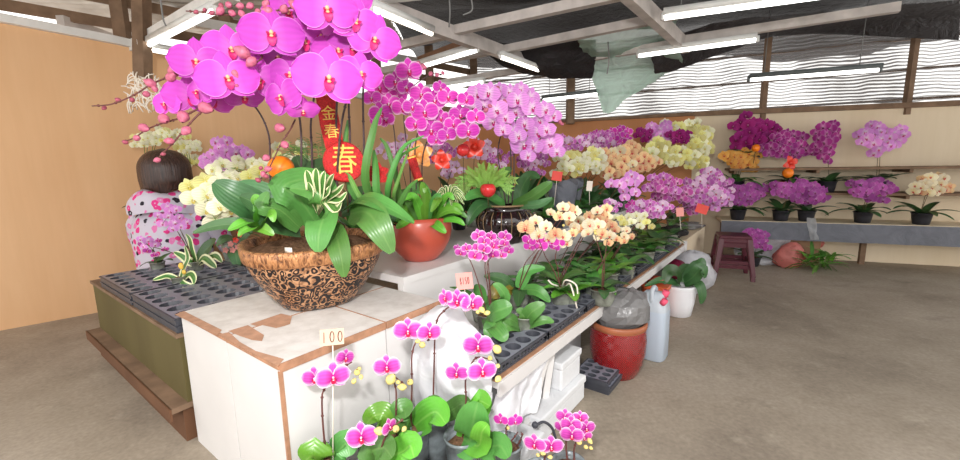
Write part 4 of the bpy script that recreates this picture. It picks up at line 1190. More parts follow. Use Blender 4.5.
buds([(206, 108, Yb), (196, 117, Yb - .02), (184, 130, Yb - .03), (174, 142, Yb - .03), (164, 152, Yb - .03), (157, 160, Yb - .03)], [(206, 108, 15, Yb - .04), (186, 131, 11, Yb - .04), (169, 141, 9, Yb - .04), (157, 160, 7, Yb - .03), (163, 154, 5, Yb - .03)])
buds([(258, 52, Y0 - .2), (262, 58, Yb), (250, 66, Yb - .02), (240, 74, Yb - .03), (230, 84, Yb - .03), (219, 90, Yb - .03)], [(242, 52, 15, Yb - .06), (251, 62, 12, Yb - .05), (235, 74, 10, Yb - .05), (236, 86, 8, Yb - .05), (228, 88, 8, Yb - .05), (220, 90, 7, Yb - .05), (230, 80, 7, Yb - .05), (222, 84, 5, Yb - .05)])
buds([(312, 4, Y0 - .14), (290, 8, Yb + .04), (268, 12, Yb + .02), (244, 14, Yb), (220, 15, Yb), (200, 12, Yb), (186, 11, Yb)],
     [(296, 5, 14, Yb), (284, 9, 10, Yb), (268, 11, 11, Yb - .01), (266, 4, 9, Yb - .01), (258, 12, 8, Yb), (250, 6, 8, Yb), (242, 14, 8, Yb - .01), (240, 6, 8, Yb), (232, 13, 8, Yb - .01), (229, 5, 8, Yb), (220, 11, 9, Yb - .01), (221, 6, 6, Yb), (212, 13, 6, Yb), (205, 10, 5, Yb), (196, 12, 5, Yb), (276, 14, 7, Yb)])
buds([(295, 120, Y0 - .12), (290, 130, Y0 - .16), (282, 142, Y0 - .18), (275, 156, Y0 - .19), (268, 170, Y0 - .19), (258, 182, Y0 - .19)], [(280, 128, 12, Y0 - .2), (285, 145, 10, Y0 - .2), (266, 158, 9, Y0 - .2), (268, 169, 8, Y0 - .2), (263, 174, 7, Y0 - .2), (258, 180, 6, Y0 - .2), (266, 176, 6, Y0 - .2), (261, 168, 5, Y0 - .2)])

# the big flowers: (px, py, width px, Y, turn left-right, tilt, roll)
FL = [(328, 79, 63, Y0 - .30, .25, -.05, -.12), (272, 35, 56, Y0 - .27, -.1, .05, 0), (327, 10, 55, Y0 - .27, .1, -.1, .05), (355, 22, 50, Y0 - .22, .45, -.05, -.2), (374, 40, 50, Y0 - .19, .3, -.1, -.3),
      (303, 42, 46, Y0 - .20, .7, 0, .1), (360, 74, 44, Y0 - .23, .5, 0, -.1), (292, 75, 48, Y0 - .21, -.5, 0, .1), (284, 97, 46, Y0 - .27, -1.0, -.1, .2), (303, 110, 30, Y0 - .26, .1, -.9, 0), (338, 52, 46, Y0 - .16, .2, .2, 0),
      (197, 62, 46, Y0 - .30, -.2, 0, 0), (231, 50, 48, Y0 - .24, .2, 0, .1), (228, 79, 54, Y0 - .31, .05, .05, .15), (258, 80, 48, Y0 - .23, .5, -.2, -.1), (190, 97, 44, Y0 - .25, .3, -.1, 0), (167, 104, 30, Y0 - .27, -.9, 0, 0),
      (289, 14, 44, Y0 - .17, 0, .1, 0), (322, 38, 44, Y0 - .15, -.2, 0, 0), (278, 58, 46, Y0 - .15, .1, -.2, 0), (200, 92, 36, Y0 - .29, -1.1, 0, .1), (352, 48, 44, Y0 - .14, .2, -.1, 0), (252, 58, 40, Y0 - .16, -.3, 0, .2), (213, 100, 38, Y0 - .18, .2, -.3, 0),
      (318, -14, 50, Y0 - .22, 0, .2, 0), (346, -4, 48, Y0 - .2, .3, .1, 0), (244, 96, 36, Y0 - .19, .3, -.7, 0), (312, 62, 40, Y0 - .14, .2, 0, 0)]
for (x, y, w_, Y, ty, tz, ro) in FL:
    p = at(x, y, Y); f = toward(p); f = Vector((f.x + ty * .8, f.y, tz + .02))
    add_flower(hp, 'hot', p, f, w_ * Y / FPX * 1.04, 2, ro)

# ornaments stuck among the leaves
p = at(344, 162, Y0 + .0); r = thing('lucky_disc', 'round red glitter disc with golden writing standing among the planter leaves', 'ornament', p)
f = (toward(p) + Vector((.25, 0, .1))).normalized()
mw = frame(p, f)
rad = 19.5 * p.y / FPX * 1.02
mb = MB(); mb.lathe([(rad * .93, -.010), (rad, -.005), (rad, .004), (rad * .94, .010)], (0, 0, 0), 36, caps=(True, True)); o = link('disc', mb.mesh('disc', M['red_glitter'], False), r, mw=mw)
me = text_mesh('\u6625', rad * 1.55, .002); me.materials.append(M['gold']); link('gold_lettering', me, r, mw=mw @ Matrix.Translation((0, 0, .0125)) @ Matrix.Diagonal((.8, 1, 1, 1)))
mb = MB(); mb.tube([p + Vector((0, .004, -rad * .9)), p + Vector((0, .01, -.19))], .003, 6); obj('stick', mb, M['stem'], r)
p = at(330, 124, Y0 + .02); r = thing('lucky_banner', 'small red paper banner with golden writing hanging between the orchid stems', 'ornament', p)
mw = frame(p, (toward(p) + Vector((.2, 0, 0))), roll=.09); h2 = 26 * p.y / FPX; w2 = 9.5 * p.y / FPX
mb = MB(); rows = [[(-w2 * .95, h2, 0), (-w2 * .3, h2 * 1.02, .006), (w2 * .4, h2 * 1.02, .006), (w2 * .9, h2, -.002)], [(-w2, 0, 0), (-w2 * .3, 0, .007), (w2 * .4, 0, .007), (w2, 0, -.002)], [(-w2 * .8, -h2, 0), (-w2 * .3, -h2, .006), (w2 * .4, -h2, .006), (w2 * 1.1, -h2, -.002)]]
mb.grid(rows); link('banner', mb.mesh('banner', M['red_glitter']), r, mw=mw)
for ch, yy in (('\u91d1', .35), ('\u6625', -.30)):
    me = text_mesh(ch, w2 * 1.55, .001); me.materials.append(M['gold']); link('gold_lettering', me, r, mw=mw @ Matrix.Translation((0, h2 * yy, .0085)))
mb = MB(); mb.tube([p + Vector((0, 0, -h2)), p + Vector((.0, .0, -.31))], .002, 6); obj('stick', mb, M['stem'], r)
p = at(281, 168, Y0 - .02); r = thing('tangerine_ornament', 'bright orange tangerine ornament half hidden behind a dark planter leaf', 'ornament', p)
q = 12.5 * p.y / FPX; mb = MB(); mb.ball(p, q, q, q * .95, 20, 14); obj('fruit', mb, M['orange_skin'], r)
mb = MB(); mb.ball(p + Vector((0, 0, q * .93)), q * .14, q * .14, q * .1, 8, 5); obj('stalk', mb, M['stem_green'], r)
mb = MB(); mb.tube([p + Vector((0, 0, -q * .9)), p + Vector((0, 0, -.2))], .0025, 6); obj('stick', mb, M['stem'], r)

# ---------------------------------------------------------------- terracotta pot
rc = onz(421, 259, ZU); rc.z = ZU; ks_ = rc.y / 2.12
rp = thing('orchid_planter', 'glossy terracotta pot of magenta white-edged orchids and strap leaves behind the copper planter', 'planter', rc)
mb = MB(); mb.lathe([(a_ * ks_, b_ * ks_) for a_, b_ in [(.07, 0), (.085, .006), (.125, .05), (.152, .10), (.163, .15), (.160, .20), (.152, .222), (.146, .224), (.14, .2), (.10, .195), (.002, .2)]], rc, 40, caps=(True, False)); obj('bowl', mb, M['terracotta'], rp)
Y1 = rc.y
for q in ([(420, 225, Y1), (405, 214, Y1 - .1), (392, 216, Y1 - .13), (384, 222, Y1 - .13)], [(424, 225, Y1), (418, 205, Y1 - .08), (412, 196, Y1 - .12), (404, 200, Y1 - .14)], [(424, 226, Y1), (428, 205, Y1 - .06), (424, 192, Y1 - .08), (422, 182, Y1 - .09)],
          [(428, 226, Y1), (436, 206, Y1 - .1), (438, 200, Y1 - .14), (431, 212, Y1 - .17)], [(428, 226, Y1), (440, 214, Y1 - .1), (452, 210, Y1 - .13), (462, 214, Y1 - .13)], [(426, 228, Y1), (434, 224, Y1 - .13), (440, 228, Y1 - .17), (446, 233, Y1 - .18)],
          [(422, 226, Y1), (410, 220, Y1 - .12), (402, 224, Y1 - .16), (396, 228, Y1 - .16)]):
    pleaf(rp, q, .045, 'leaf_bright', .2, camup)
for q in ([(418, 226, Y1 + .05), (412, 200, Y1 + .05), (418, 188, Y1), (430, 196, Y1 - .04)], [(430, 222, Y1 + .04), (434, 205, Y1), (444, 206, Y1 - .06), (456, 214, Y1 - .07)], [(410, 224, Y1 + .05), (400, 206, Y1 + .02), (404, 196, Y1), (414, 202, Y1 - .04)]):
    pleaf(rp, q, .09, 'leaf', .15, camup)
for k in range(11):
    a = -1.9 + 3.8 * k / 10; tx, ty = 425 + 34 * sin(a), 214 - 26 * cos(a) * (1 if k % 2 else .75)
    pleaf(rp, [(425 + 4 * sin(a), 226, Y1 - .02), (425 + 18 * sin(a), 224 - 18 * cos(a * .7), Y1 - .07), (tx, ty, Y1 - .10), (tx + 8 * sin(a), ty + 5, Y1 - .11)], .036, 'leaf_bright' if k % 3 else 'leaf', .2, camup)
# long strap leaves (vanda-like) and grasses
for q, w_ in (([(364, 232, 1.55), (366, 180, 1.52), (374, 130, 1.5), (382, 108, 1.48)], .035), ([(380, 236, 1.6), (388, 190, 1.58), (402, 150, 1.56), (424, 136, 1.52)], .026), ([(384, 236, 1.6), (390, 186, 1.6), (400, 158, 1.58), (420, 146, 1.55)], .022),
              ([(376, 236, 1.6), (378, 200, 1.6), (376, 170, 1.58), (374, 150, 1.56)], .034), ([(388, 230, 1.66), (394, 196, 1.62), (400, 176, 1.6), (412, 140, 1.56)], .018), ([(402, 226, 1.7), (398, 186, 1.66), (388, 150, 1.64), (380, 138, 1.62)], .024), ([(370, 238, 1.56), (362, 200, 1.5), (350, 178, 1.45), (344, 172, 1.42)], .02), ([(356, 226, 1.56), (352, 190, 1.56), (346, 150, 1.56), (348, 120, 1.55)], .03), ([(392, 236, 1.66), (398, 210, 1.62), (408, 190, 1.58), (418, 180, 1.56)], .03)):
    x0 = max(q[0][0], 398); q = [(x0 + 4, 229, Y1 - .04), ((x0 + q[1][0]) / 2, 215, (Y1 + q[1][2]) / 2 - .04)] + q[1:]
    pleaf(rp, q, w_, 'leaf' if w_ > .02 else 'leaf_thin', .35, camup, .6, .4, sub=5)
# spider plant
for k in range(13):
    a = 2 * pi * k / 13; tip = (450 + 16 * cos(a), 196 + 11 * sin(a) + 4 * abs(cos(a)))
    pleaf(rp, [(448, 212, Y1), (449 + 7 * cos(a), 192 + 4 * sin(a), Y1 - .05), (tip[0], tip[1], Y1 - .08 - .03 * sin(a))], .014, 'leaf_var', .3, camup, name='variegated_leaf', nv=6)
# main flower spray
for pts in ([(412, 226, Y1), (410, 170, Y1), (404, 120, Y1 - .03), (408, 92, Y1 - .05), (432, 74, Y1 - .06), (442, 75, Y1 - .07)], [(400, 226, Y1), (398, 180, Y1), (394, 130, Y1), (388, 108, Y1 - .03), (378, 100, Y1 - .05)], [(418, 224, Y1), (416, 180, Y1), (416, 140, Y1 - .02), (430, 112, Y1 - .05), (456, 100, Y1 - .07), (474, 96, Y1 - .07)], [(424, 224, Y1), (422, 180, Y1), (424, 150, Y1 - .02), (436, 130, Y1 - .05), (464, 118, Y1 - .06), (482, 116, Y1 - .06)]):
    stemline(rp, [at(*q) for q in pts], .0035, .002, 'stem_dark')
for x, y, w_, ty, ro in ((409, 71, 24, .1, .1), (396, 82, 22, -.2, 0), (379, 88, 22, .3, .1), (389, 104, 22, -.1, 0), (372, 98, 18, -.3, 0), (381, 113, 22, .1, .2), (421, 94, 21, .1, 0), (434, 101, 22, .3, -.1), (448, 97, 20, .2, 0), (466, 100, 17, .4, -.1), (425, 112, 25, -.1, .1),
                         (416, 124, 21, -.3, 0), (431, 130, 25, .1, 0), (460, 115, 21, .2, .1), (476, 117, 18, .3, 0), (468, 131, 22, .2, 0), (447, 135, 18, .2, .2), (402, 108, 20, .4, 0), (412, 107, 18, .3, 0), (441, 118, 18, 0, 0), (398, 96, 18, -.4, 0), (453, 124, 17, .3, 0), (387, 120, 17, -.6, .2), (376, 121, 15, -.8, 0), (406, 88, 18, .5, 0), (440, 88, 15, .6, 0), (436, 140, 16, 0, 0)):
    Y = Y1 - .08 + R.uniform(-.03, .03); p = at(x, y, Y); f = toward(p); add_flower(rp, 'edged', p, f + Vector((ty, 0, R.uniform(-.15, .1))), w_ * Y / FPX * 1.12, 1, ro)
for x, y, w_ in ((423, 67, 8), (431, 74, 6), (437, 75, 5), (443, 73, 4), (418, 64, 7), (486, 110, 6), (490, 106, 5)): add_bud(rp, at(x, y, Y1 - .07), w_ * Y1 / FPX, 'bud_pink')
# red paper firecracker, glitter ornaments
def cracker(pts, label, rad, name='firecracker_ornament'):
    a, b = at(*pts[0]), at(*pts[1]); r = thing(name, label, 'ornament', (a + b) / 2)
    mb = MB(); mb.tube([a, b], rad, 12); obj('paper_roll', mb, M['red_glitter'], r)
    for t_ in (.06, .94):
        c = a.lerp(b, t_); d = (b - a).normalized(); mb = MB(); mb.tube([c - d * .004, c + d * .004], rad * 1.06, 12); obj('gold_band', mb, M['gold'], r, False)
    mb = MB(); mb.tube([b, b + Vector((0, 0, -.12))], .002, 5); obj('stick', mb, M['stem'], r)
    return r
cracker([(411, 156, Y1 - .02), (419, 181, Y1 - .02)], 'slanted red firecracker ornament with gold bands above the terracotta pot', .02)
def ribbon(c, Y, rr, m, label, k=5, cat='ribbon'):
    p = at(*c, Y); mb = MB()
    for i in range(k):
        a = 2 * pi * i / k + .4; d = Vector((cos(a), -.25, sin(a))); s_ = Vector((-sin(a), 0, cos(a)))
        rows = []
        for u in (0, .35, .7, 1): rows.append([p + d * (rr * u) + s_ * (v * rr * .42 * sin(pi * (.12 + .8 * u))) + Vector((0, -.3 * rr * sin(pi * u), 0)) for v in (-1, 0, 1)])
        mb.grid(rows)
    mb.ball(p + Vector((0, -.25 * rr, 0)), rr * .25, n=8, m=6)
    return tag(obj('ribbon_bow', mb, M[m], None, loc=p), label, cat)
M['ribbon_orange'] = plain('ribbon_orange', S(246, 166, 92), 0.35, 0.5, 0.2, 50)
M['ribbon_red'] = plain('ribbon_red', S(222, 62, 44), 0.35, 0.5, 0.2, 50)
ribbon((420, 155), Y1 + .02, .065, 'ribbon_orange', 'shiny orange ribbon bow under the magenta white-edged orchids')
ribbon((474, 147), 2.2, .06, 'ribbon_red', 'bright red ribbon bow above the asparagus fern')
ribbon((378, 174), 1.62, .045, 'red_glitter', 'dark red glitter bow between the strap leaves', 6)
p = at(463, 150, 2.15); r = thing('apple_ornament', 'small red ball ornament left of the red ribbon bow', 'ornament', p)
q = 6.5 * p.y / FPX; mb = MB(); mb.ball(p, q, q, q * .95, 16, 10); obj('fruit', mb, M['apple_skin'], r)
mb = MB(); mb.tube([p, p + Vector((0, 0, -.2))], .002, 5); obj('stick', mb, M['stem'], r)
ribbon((442, 160), 2.0, .05, 'ribbon_red', 'red ribbon bow behind the spider plant leaves')

# ---------------------------------------------------------------- ribbed black pot
bc_ = onz(505, 241, ZU); bc_.z = ZU; kb_ = bc_.y / 2.6
bp = thing('orchid_planter', 'ribbed glossy black pot with pale lines holding arching lilac orchids', 'planter', bc_)
mb = MB(); rows = []
for rr, z in ((.115, 0), (.13, .01), (.165, .06), (.185, .12), (.180, .165), (.150, .195), (.140, .205), (.146, .225), (.15, .232), (.14, .232), (.132, .21), (.002, .205)):
    rr, z = rr * kb_, z * kb_
    rows.append([bc_ + Vector((rr * cos(2 * pi * k / 72), rr * sin(2 * pi * k / 72), z)) * 1 if not .02 < z < .17 else bc_ + Vector((rr * (1 - .05 * abs(cos(9 * pi * 2 * k / 72)) ** 6) * cos(2 * pi * k / 72), rr * (1 - .05 * abs(cos(9 * 2 * pi * k / 72)) ** 6) * sin(2 * pi * k / 72), z)) for k in range(72)])
mb.grid(rows, True); obj('pot_body', mb, M['black_glaze'], bp)
mb = MB()
for k in range(18):
    a = 2 * pi * k / 18; mb.tube(smoothpath([bc_ + Vector((rr * cos(a), rr * sin(a), z)) * 1 for rr, z in [(p_ * kb_, q_ * kb_) for p_, q_ in ((.158, .05), (.177, .12), (.172, .165), (.148, .196))]], 4), .0022, 5)
obj('rib_lines', mb, M['gold_line'], bp)
mb = MB(); mb.lathe([(p_ * kb_, q_ * kb_) for p_, q_ in ((.146, .226), (.153, .230), (.150, .238), (.142, .236))], bc_, 40, caps=(False, False)); obj('rim', mb, M['gold_line'], bp)
Y2 = bc_.y
for q, w_, k_ in (([(505, 205, Y2), (488, 196, Y2 - .1), (476, 194, Y2 - .18), (464, 200, Y2 - .22)], .075, 'leaf'), ([(500, 207, Y2), (484, 204, Y2 - .14), (474, 212, Y2 - .2), (467, 225, Y2 - .22)], .075, 'leaf_dark'), ([(512, 205, Y2), (530, 198, Y2 - .1), (545, 188, Y2 - .15), (552, 182, Y2 - .16)], .075, 'leaf'),
                  ([(512, 207, Y2), (526, 206, Y2 - .12), (540, 204, Y2 - .18), (552, 198, Y2 - .18)], .06, 'leaf_grey'), ([(510, 203, Y2 + .04), (506, 186, Y2 + .04), (504, 175, Y2 + .02), (512, 168, Y2)], .09, 'leaf'), ([(518, 203, Y2 + .04), (522, 188, Y2 + .03), (530, 176, Y2), (540, 178, Y2 - .03)], .08, 'leaf_dark'),
                  ([(500, 204, Y2 + .05), (494, 190, Y2 + .05), (484, 182, Y2 + .03), (474, 184, Y2)], .08, 'leaf_dark')):
    pleaf(bp, q, w_, k_, .2, camup)
for k in range(30):       # asparagus fern
    a = -1.5 + 2.5 * k / 29; L = 30 + 6 * sin(k * 1.7); bx, by = 486, 198
    tip = (bx + L * sin(a) * 1.1, by - L * cos(a) * .95 + 6 * abs(a))
    pth = smoothpath([at(bx, by, Y2 - .05), at(bx + (tip[0] - bx) * .5, by - L * .55, Y2 - .09), at(*tip, Y2 - .12)], 7); mb = MB(); mb.tube(pth, .0014, 4)
    for i in range(5, len(pth)):
        for sg in (-1, 1):
            d = (pth[i] - pth[i - 1]).normalized(); s_ = d.cross(Vector((0, -1, 0))) * sg
            strap(mb, [pth[i], pth[i] + s_ * .012 + d * .010, pth[i] + s_ * .022 + d * .022], .008, .8, .6, .1, Vector((0, -1, .2)), 2)
    obj('fern_frond', mb, M['leaf_fern'], bp)
def spr(*a, **k): return spray(*a, **k)
mid = at(508, 204, Y2)
for pts in ([(512, 204, Y2), (514, 170, Y2), (513, 140, Y2), (508, 116, Y2 - .05), (490, 102, Y2 - .1), (478, 98, Y2 - .1)], [(508, 204, Y2), (511, 170, Y2), (511, 140, Y2), (520, 112, Y2 - .04), (540, 104, Y2 - .08), (560, 118, Y2 - .1)], [(506, 204, Y2), (500, 170, Y2), (498, 150, Y2), (505, 130, Y2 - .04), (530, 130, Y2 - .08), (552, 150, Y2 - .1)]):
    stemline(bp, [at(*q) for q in pts], .004, .0024, 'stem_dark')
for x, y, w_ in ((478, 94, 22), (489, 93, 22), (484, 106, 20), (473, 108, 18), (497, 110, 22), (492, 122, 21), (504, 101, 18), (518, 100, 22), (530, 97, 20), (532, 108, 22), (545, 110, 20), (553, 116, 18), (516, 112, 19), (506, 118, 18), (512, 131, 22), (523, 145, 27), (539, 133, 23), (551, 144, 25), (534, 146, 19), (540, 121, 17), (525, 124, 18), (503, 130, 17), (547, 130, 18), (557, 152, 16), (528, 156, 16), (518, 136, 18), (485, 116, 16), (510, 92, 16), (521, 89, 15), (500, 90, 16)):
    Y = Y2 - .16 + R.uniform(-.06, .06); p = at(x, y, Y); f = toward(p); add_flower(bp, 'lilac', p, f + Vector((R.uniform(-.35, .5), 0, R.uniform(-.25, .15))), w_ * Y / FPX * 1.06, 1, R.uniform(-.3, .3))
for x, y, w_ in ((560, 122, 5), (562, 124, 4), (505, 102, 6), (509, 122, 6), (497, 88, 5), (562, 150, 5)): add_bud(bp, at(x, y, Y2 - .16), w_ * Y2 / FPX, 'bud_pink')
p = at(488, 190, Y2 - .17); r = thing('apple_ornament', 'shiny red apple ornament resting on leaves over the black pot', 'ornament', p)
q = 8 * p.y / FPX; mb = MB(); rows = []
for i in range(13):
    th = -pi / 2 + pi * i / 12; rr = q * cos(th) * (1 + .1 * sin(th)); z = q * .92 * sin(th) - (.25 * q * max(0, sin(th)) ** 14)
    rows.append([p + Vector((max(rr, 1e-4) * cos(2 * pi * k / 20), max(rr, 1e-4) * sin(2 * pi * k / 20), z)) for k in range(20)])
mb.grid(rows, True); obj('fruit', mb, M['apple_skin'], r)
mb = MB(); mb.tube([p + Vector((0, 0, q * .6)), p + Vector((.002, 0, q * 1.05))], .0025, 6); obj('stalk', mb, M['stem'], r)
mb = MB(); mb.tube([p + Vector((0, 0, -q * .9)), p + Vector((0, .03, -.1))], .0022, 5); obj('stick', mb, M['stem'], r)
# ---------------------------------------------------------------- the other orchids
def plant(label, base, potr=.05, poth=.085, pot='clear_pot', n=5, L=.13, W=.055, leaf='leaf', sprays=(), cat='orchid', group=None, name='potted_orchid', elev=(.3, .9), droop=(.6, 1.3), stem='stem', az0=None):
    base = Vector(base); r = thing(name, label, cat, base, group)
    add_pot(r, base, potr, poth, pot)
    top = base + Vector((0, 0, poth * .9))
    if n: rosette(r, top, n, L, W, leaf, .02, elev, droop, az0)
    for s_ in sprays:
        s_ = dict(s_); s_.setdefault('Y', base.y - .02); s_.setdefault('stemkey', stem)
        spray(r, top, **s_)
    return r
def sp(c, r, n, w, kind, **k): return dict(c=c, r=r, n=n, w=w, kind=kind, **k)
ZTR = ZS + .008                       # pots stand inside the carry trays on the shelf
G1 = 'orchids on the low shelf'; G2 = 'orchids on the upper counter'; G3 = 'orchids on the back wall shelves'; G4 = 'small orchids in front of the crates'; G5 = 'small plants on the seedling trays'

# low shelf, from the near end
b = onz(489, 331, ZTR)
plant('low shelf orchid with a dense bright pink spray rising behind the white plastic', b, .05, .075, n=0, group=G1, sprays=[
      sp((486, 246), (15, 14), 12, 15, 'mini', hi=1, axis=[(484, 268), (486, 240)], stemkey='stem_brown', stems=2), sp((503, 243), (9, 7), 5, 14, 'mini', hi=1, axis=[(488, 262), (504, 243)], stemkey='stem_brown'), sp((463, 251), (5, 6), 3, 13, 'mini', hi=1, axis=[(470, 260), (461, 250)], stemkey='stem_brown', buds=0)])
lr = bpy.data.objects['potted_orchid']
for q, w_ in (([(487, 318, 1.5), (495, 312, 1.44), (505, 308, 1.42), (512, 306, 1.42)], .075), ([(487, 320, 1.5), (494, 322, 1.42), (490, 330, 1.39), (487, 338, 1.38)], .06), ([(486, 318, 1.5), (494, 326, 1.4), (502, 335, 1.36), (506, 341, 1.35)], .06), ([(489, 314, 1.55), (505, 300, 1.5), (500, 288, 1.48), (493, 284, 1.48)], .04)):
    pleaf(lr, q, w_, 'leaf', .15, camup)
b = onz(525, 334, ZTR)
r = plant('leafy green orchid seedling without flowers in a clear pot near the shelf edge', b, .042, .075, n=0, group=G1)
for q, w_ in (([(523, 326, b.y), (530, 314, b.y - .05), (538, 308, b.y - .06), (545, 304, b.y - .06)], .06), ([(523, 328, b.y), (512, 320, b.y - .06), (504, 318, b.y - .07), (498, 322, b.y - .07)], .045), ([(524, 328, b.y), (536, 322, b.y - .05), (546, 320, b.y - .06), (554, 322, b.y - .06)], .035), ([(522, 329, b.y), (510, 326, b.y - .08), (502, 330, b.y - .09), (497, 337, b.y - .09)], .04), ([(523, 327, b.y), (524, 318, b.y - .03), (522, 312, b.y - .03), (516, 310, b.y - .03)], .04)):
    pleaf(r, q, w_, 'leaf', .2, camup)
b = onz(519, 308, ZTR)
r = plant('low shelf orchid with one yellowing leaf and a dark magenta flower cluster', b, .052, .08, n=2, L=.12, W=.05, leaf='leaf_dark', group=G1, sprays=[sp((538, 242), (10, 5), 5, 15, 'edged', hi=1, axis=[(527, 262), (543, 243)], stemkey='stem_brown'), sp((556, 243), (6, 5), 4, 14, 'edged', hi=1, axis=[(540, 250), (558, 242)], stemkey='stem_brown')])
for q, w_, k_ in (([(514, 290, b.y), (504, 288, b.y - .05), (496, 292, b.y - .08), (490, 302, b.y - .09)], .075, 'leaf_yellow'), ([(513, 288, b.y), (504, 280, b.y - .03), (494, 277, b.y - .04), (484, 276, b.y - .04)], .05, 'leaf_dark'), ([(520, 290, b.y), (534, 290, b.y - .05), (542, 294, b.y - .07), (550, 302, b.y - .08)], .055, 'leaf'), ([(519, 288, b.y), (524, 276, b.y), (530, 270, b.y), (545, 268, b.y)], .06, 'leaf')):
    pleaf(r, q, w_, k_, .2, camup)
b = onz(562, 308, ZTR)
r = plant('low shelf orchid in a clear pot trailing pale roots with cream red-lipped flowers', b, .055, .085, n=5, L=.14, group=G1, sprays=[sp((534, 228), (13, 6), 4, 17, 'cream', hi=1, axis=[(545, 255), (536, 228)], stemkey='stem_brown'), sp((560, 236), (13, 7), 5, 15, 'cream', hi=1, axis=[(556, 255), (563, 234)], stemkey='stem_brown', buds=3, budkey='bud_yellow')])
mb = MB()
for pts in ([(566, 286, b.y - .03), (570, 284, b.y - .07), (574, 296, b.y - .09), (577, 308, b.y - .08), (581, 315, b.y - .08)], [(562, 286, b.y - .03), (566, 280, b.y - .07), (576, 285, b.y - .08), (578, 298, b.y - .08)], [(558, 286, b.y - .04), (552, 284, b.y - .06), (548, 280, b.y - .06)]):
    mb.tube(smoothpath([at(*q) for q in pts], 5), .0035, 6)
obj('aerial_root', mb, M['paper'], r)
b = onz(603, 304, ZTR)
plant('low shelf orchid in a mossy clear pot at the shelf edge with peach flowers', b, .06, .075, n=5, L=.13, leaf='leaf_dark', group=G1, sprays=[sp((590, 230), (13, 9), 6, 15, 'cream', hi=1, axis=[(602, 262), (594, 232)], stemkey='stem_brown', buds=2, budkey='bud_yellow'), sp((607, 233), (8, 8), 5, 13, 'peach', axis=[(604, 260), (608, 232)], stemkey='stem_brown')])
rows_low = [
 (.62, -.30, 'behind the trailing roots', [sp((566, 213), (12, 6), 6, 13, 'cream')]), (.80, -.20, 'with a crowd of apricot blooms over the middle tray', [sp((600, 214), (13, 7), 7, 12, 'peach')]),
 (.98, -.32, 'with pale cream flowers just left of the apricot ones', [sp((583, 222), (10, 7), 6, 12, 'cream')]), (1.02, -.12, 'with cream flowers above the grey wrapped bag', [sp((622, 236), (10, 7), 6, 11, 'peach')]),
 (1.18, -.30, 'with pale yellow blooms beside the apricot ones', [sp((618, 221), (12, 6), 7, 10, 'ivory')]), (1.30, -.15, 'with greenish cream blooms past the grey bag', [sp((640, 222), (12, 7), 8, 10, 'ivory')]),
 (1.45, -.30, 'with small magenta pink flowers in a low double row', [sp((612, 206), (8, 5), 7, 9, 'purple'), sp((650, 208), (20, 7), 16, 10, 'purple')]), (1.55, -.12, 'with no flowers and broad bright leaves', []),
 (1.72, -.28, 'with a low cluster of vivid magenta flowers', [sp((640, 208), (14, 7), 11, 10, 'edged')]), (1.85, -.12, 'with no flowers in the row past the pink tag', []),
 (2.05, -.28, 'with purple striped blooms left of the red tag', [sp((672, 192), (14, 10), 12, 12, 'striped')]), (2.15, -.10, 'with no flowers and leaves over the aisle', []),
 (2.35, -.26, 'with a purple cascade leaning over the aisle', [sp((700, 192), (18, 13), 22, 11, 'purple')]), (2.45, -.08, 'with dark leaves only at the shelf end', []),
 (2.75, -.30, 'with pale purple blooms spilling above the red tag', [sp((712, 180), (14, 10), 18, 10, 'purple'), sp((716, 198), (13, 8), 14, 11, 'lilac')]), (2.95, -.15, 'with striped purple blooms on the cabinet top', [sp((690, 205), (14, 8), 11, 11, 'striped')]), (3.2, -.25, 'with mauve blooms at the far cabinet corner', [sp((724, 193), (9, 12), 13, 9, 'purple')])]
for s_, t_, lab, spr_ in rows_low:
    z = ZTR if s_ < 2.5 else .377
    plant('orchid ' + lab, T(s_, t_, z), .05, .08, n=6 if spr_ else 7, L=.15 if spr_ else .17, W=.062 if spr_ else .075, leaf=R.choice(['leaf', 'leaf', 'leaf_dark', 'leaf_bright']), group=G1, sprays=spr_, stem='stem_brown' if s_ < 1.4 else 'stem')
# young plants filling the tier between
for i, (s_, t_, lab) in enumerate(((.36, -.33, 'right under the counter front by the pink tag'), (1.0, -.22, 'between the cream flower pots'), (1.38, -.36, 'against the white counter front'), (1.68, -.36, 'close to the counter front further along'), (2.0, -.38, 'against the counter front near the shelf end'), (.78, -.36, 'in the shade of the black pot'))):
    plant('flowerless orchid seedling on the low shelf, ' + lab, T(s_, t_, ZTR), .045, .075, n=6, L=.14, W=.06, leaf=R.choice(['leaf', 'leaf_dark']), group=G1)

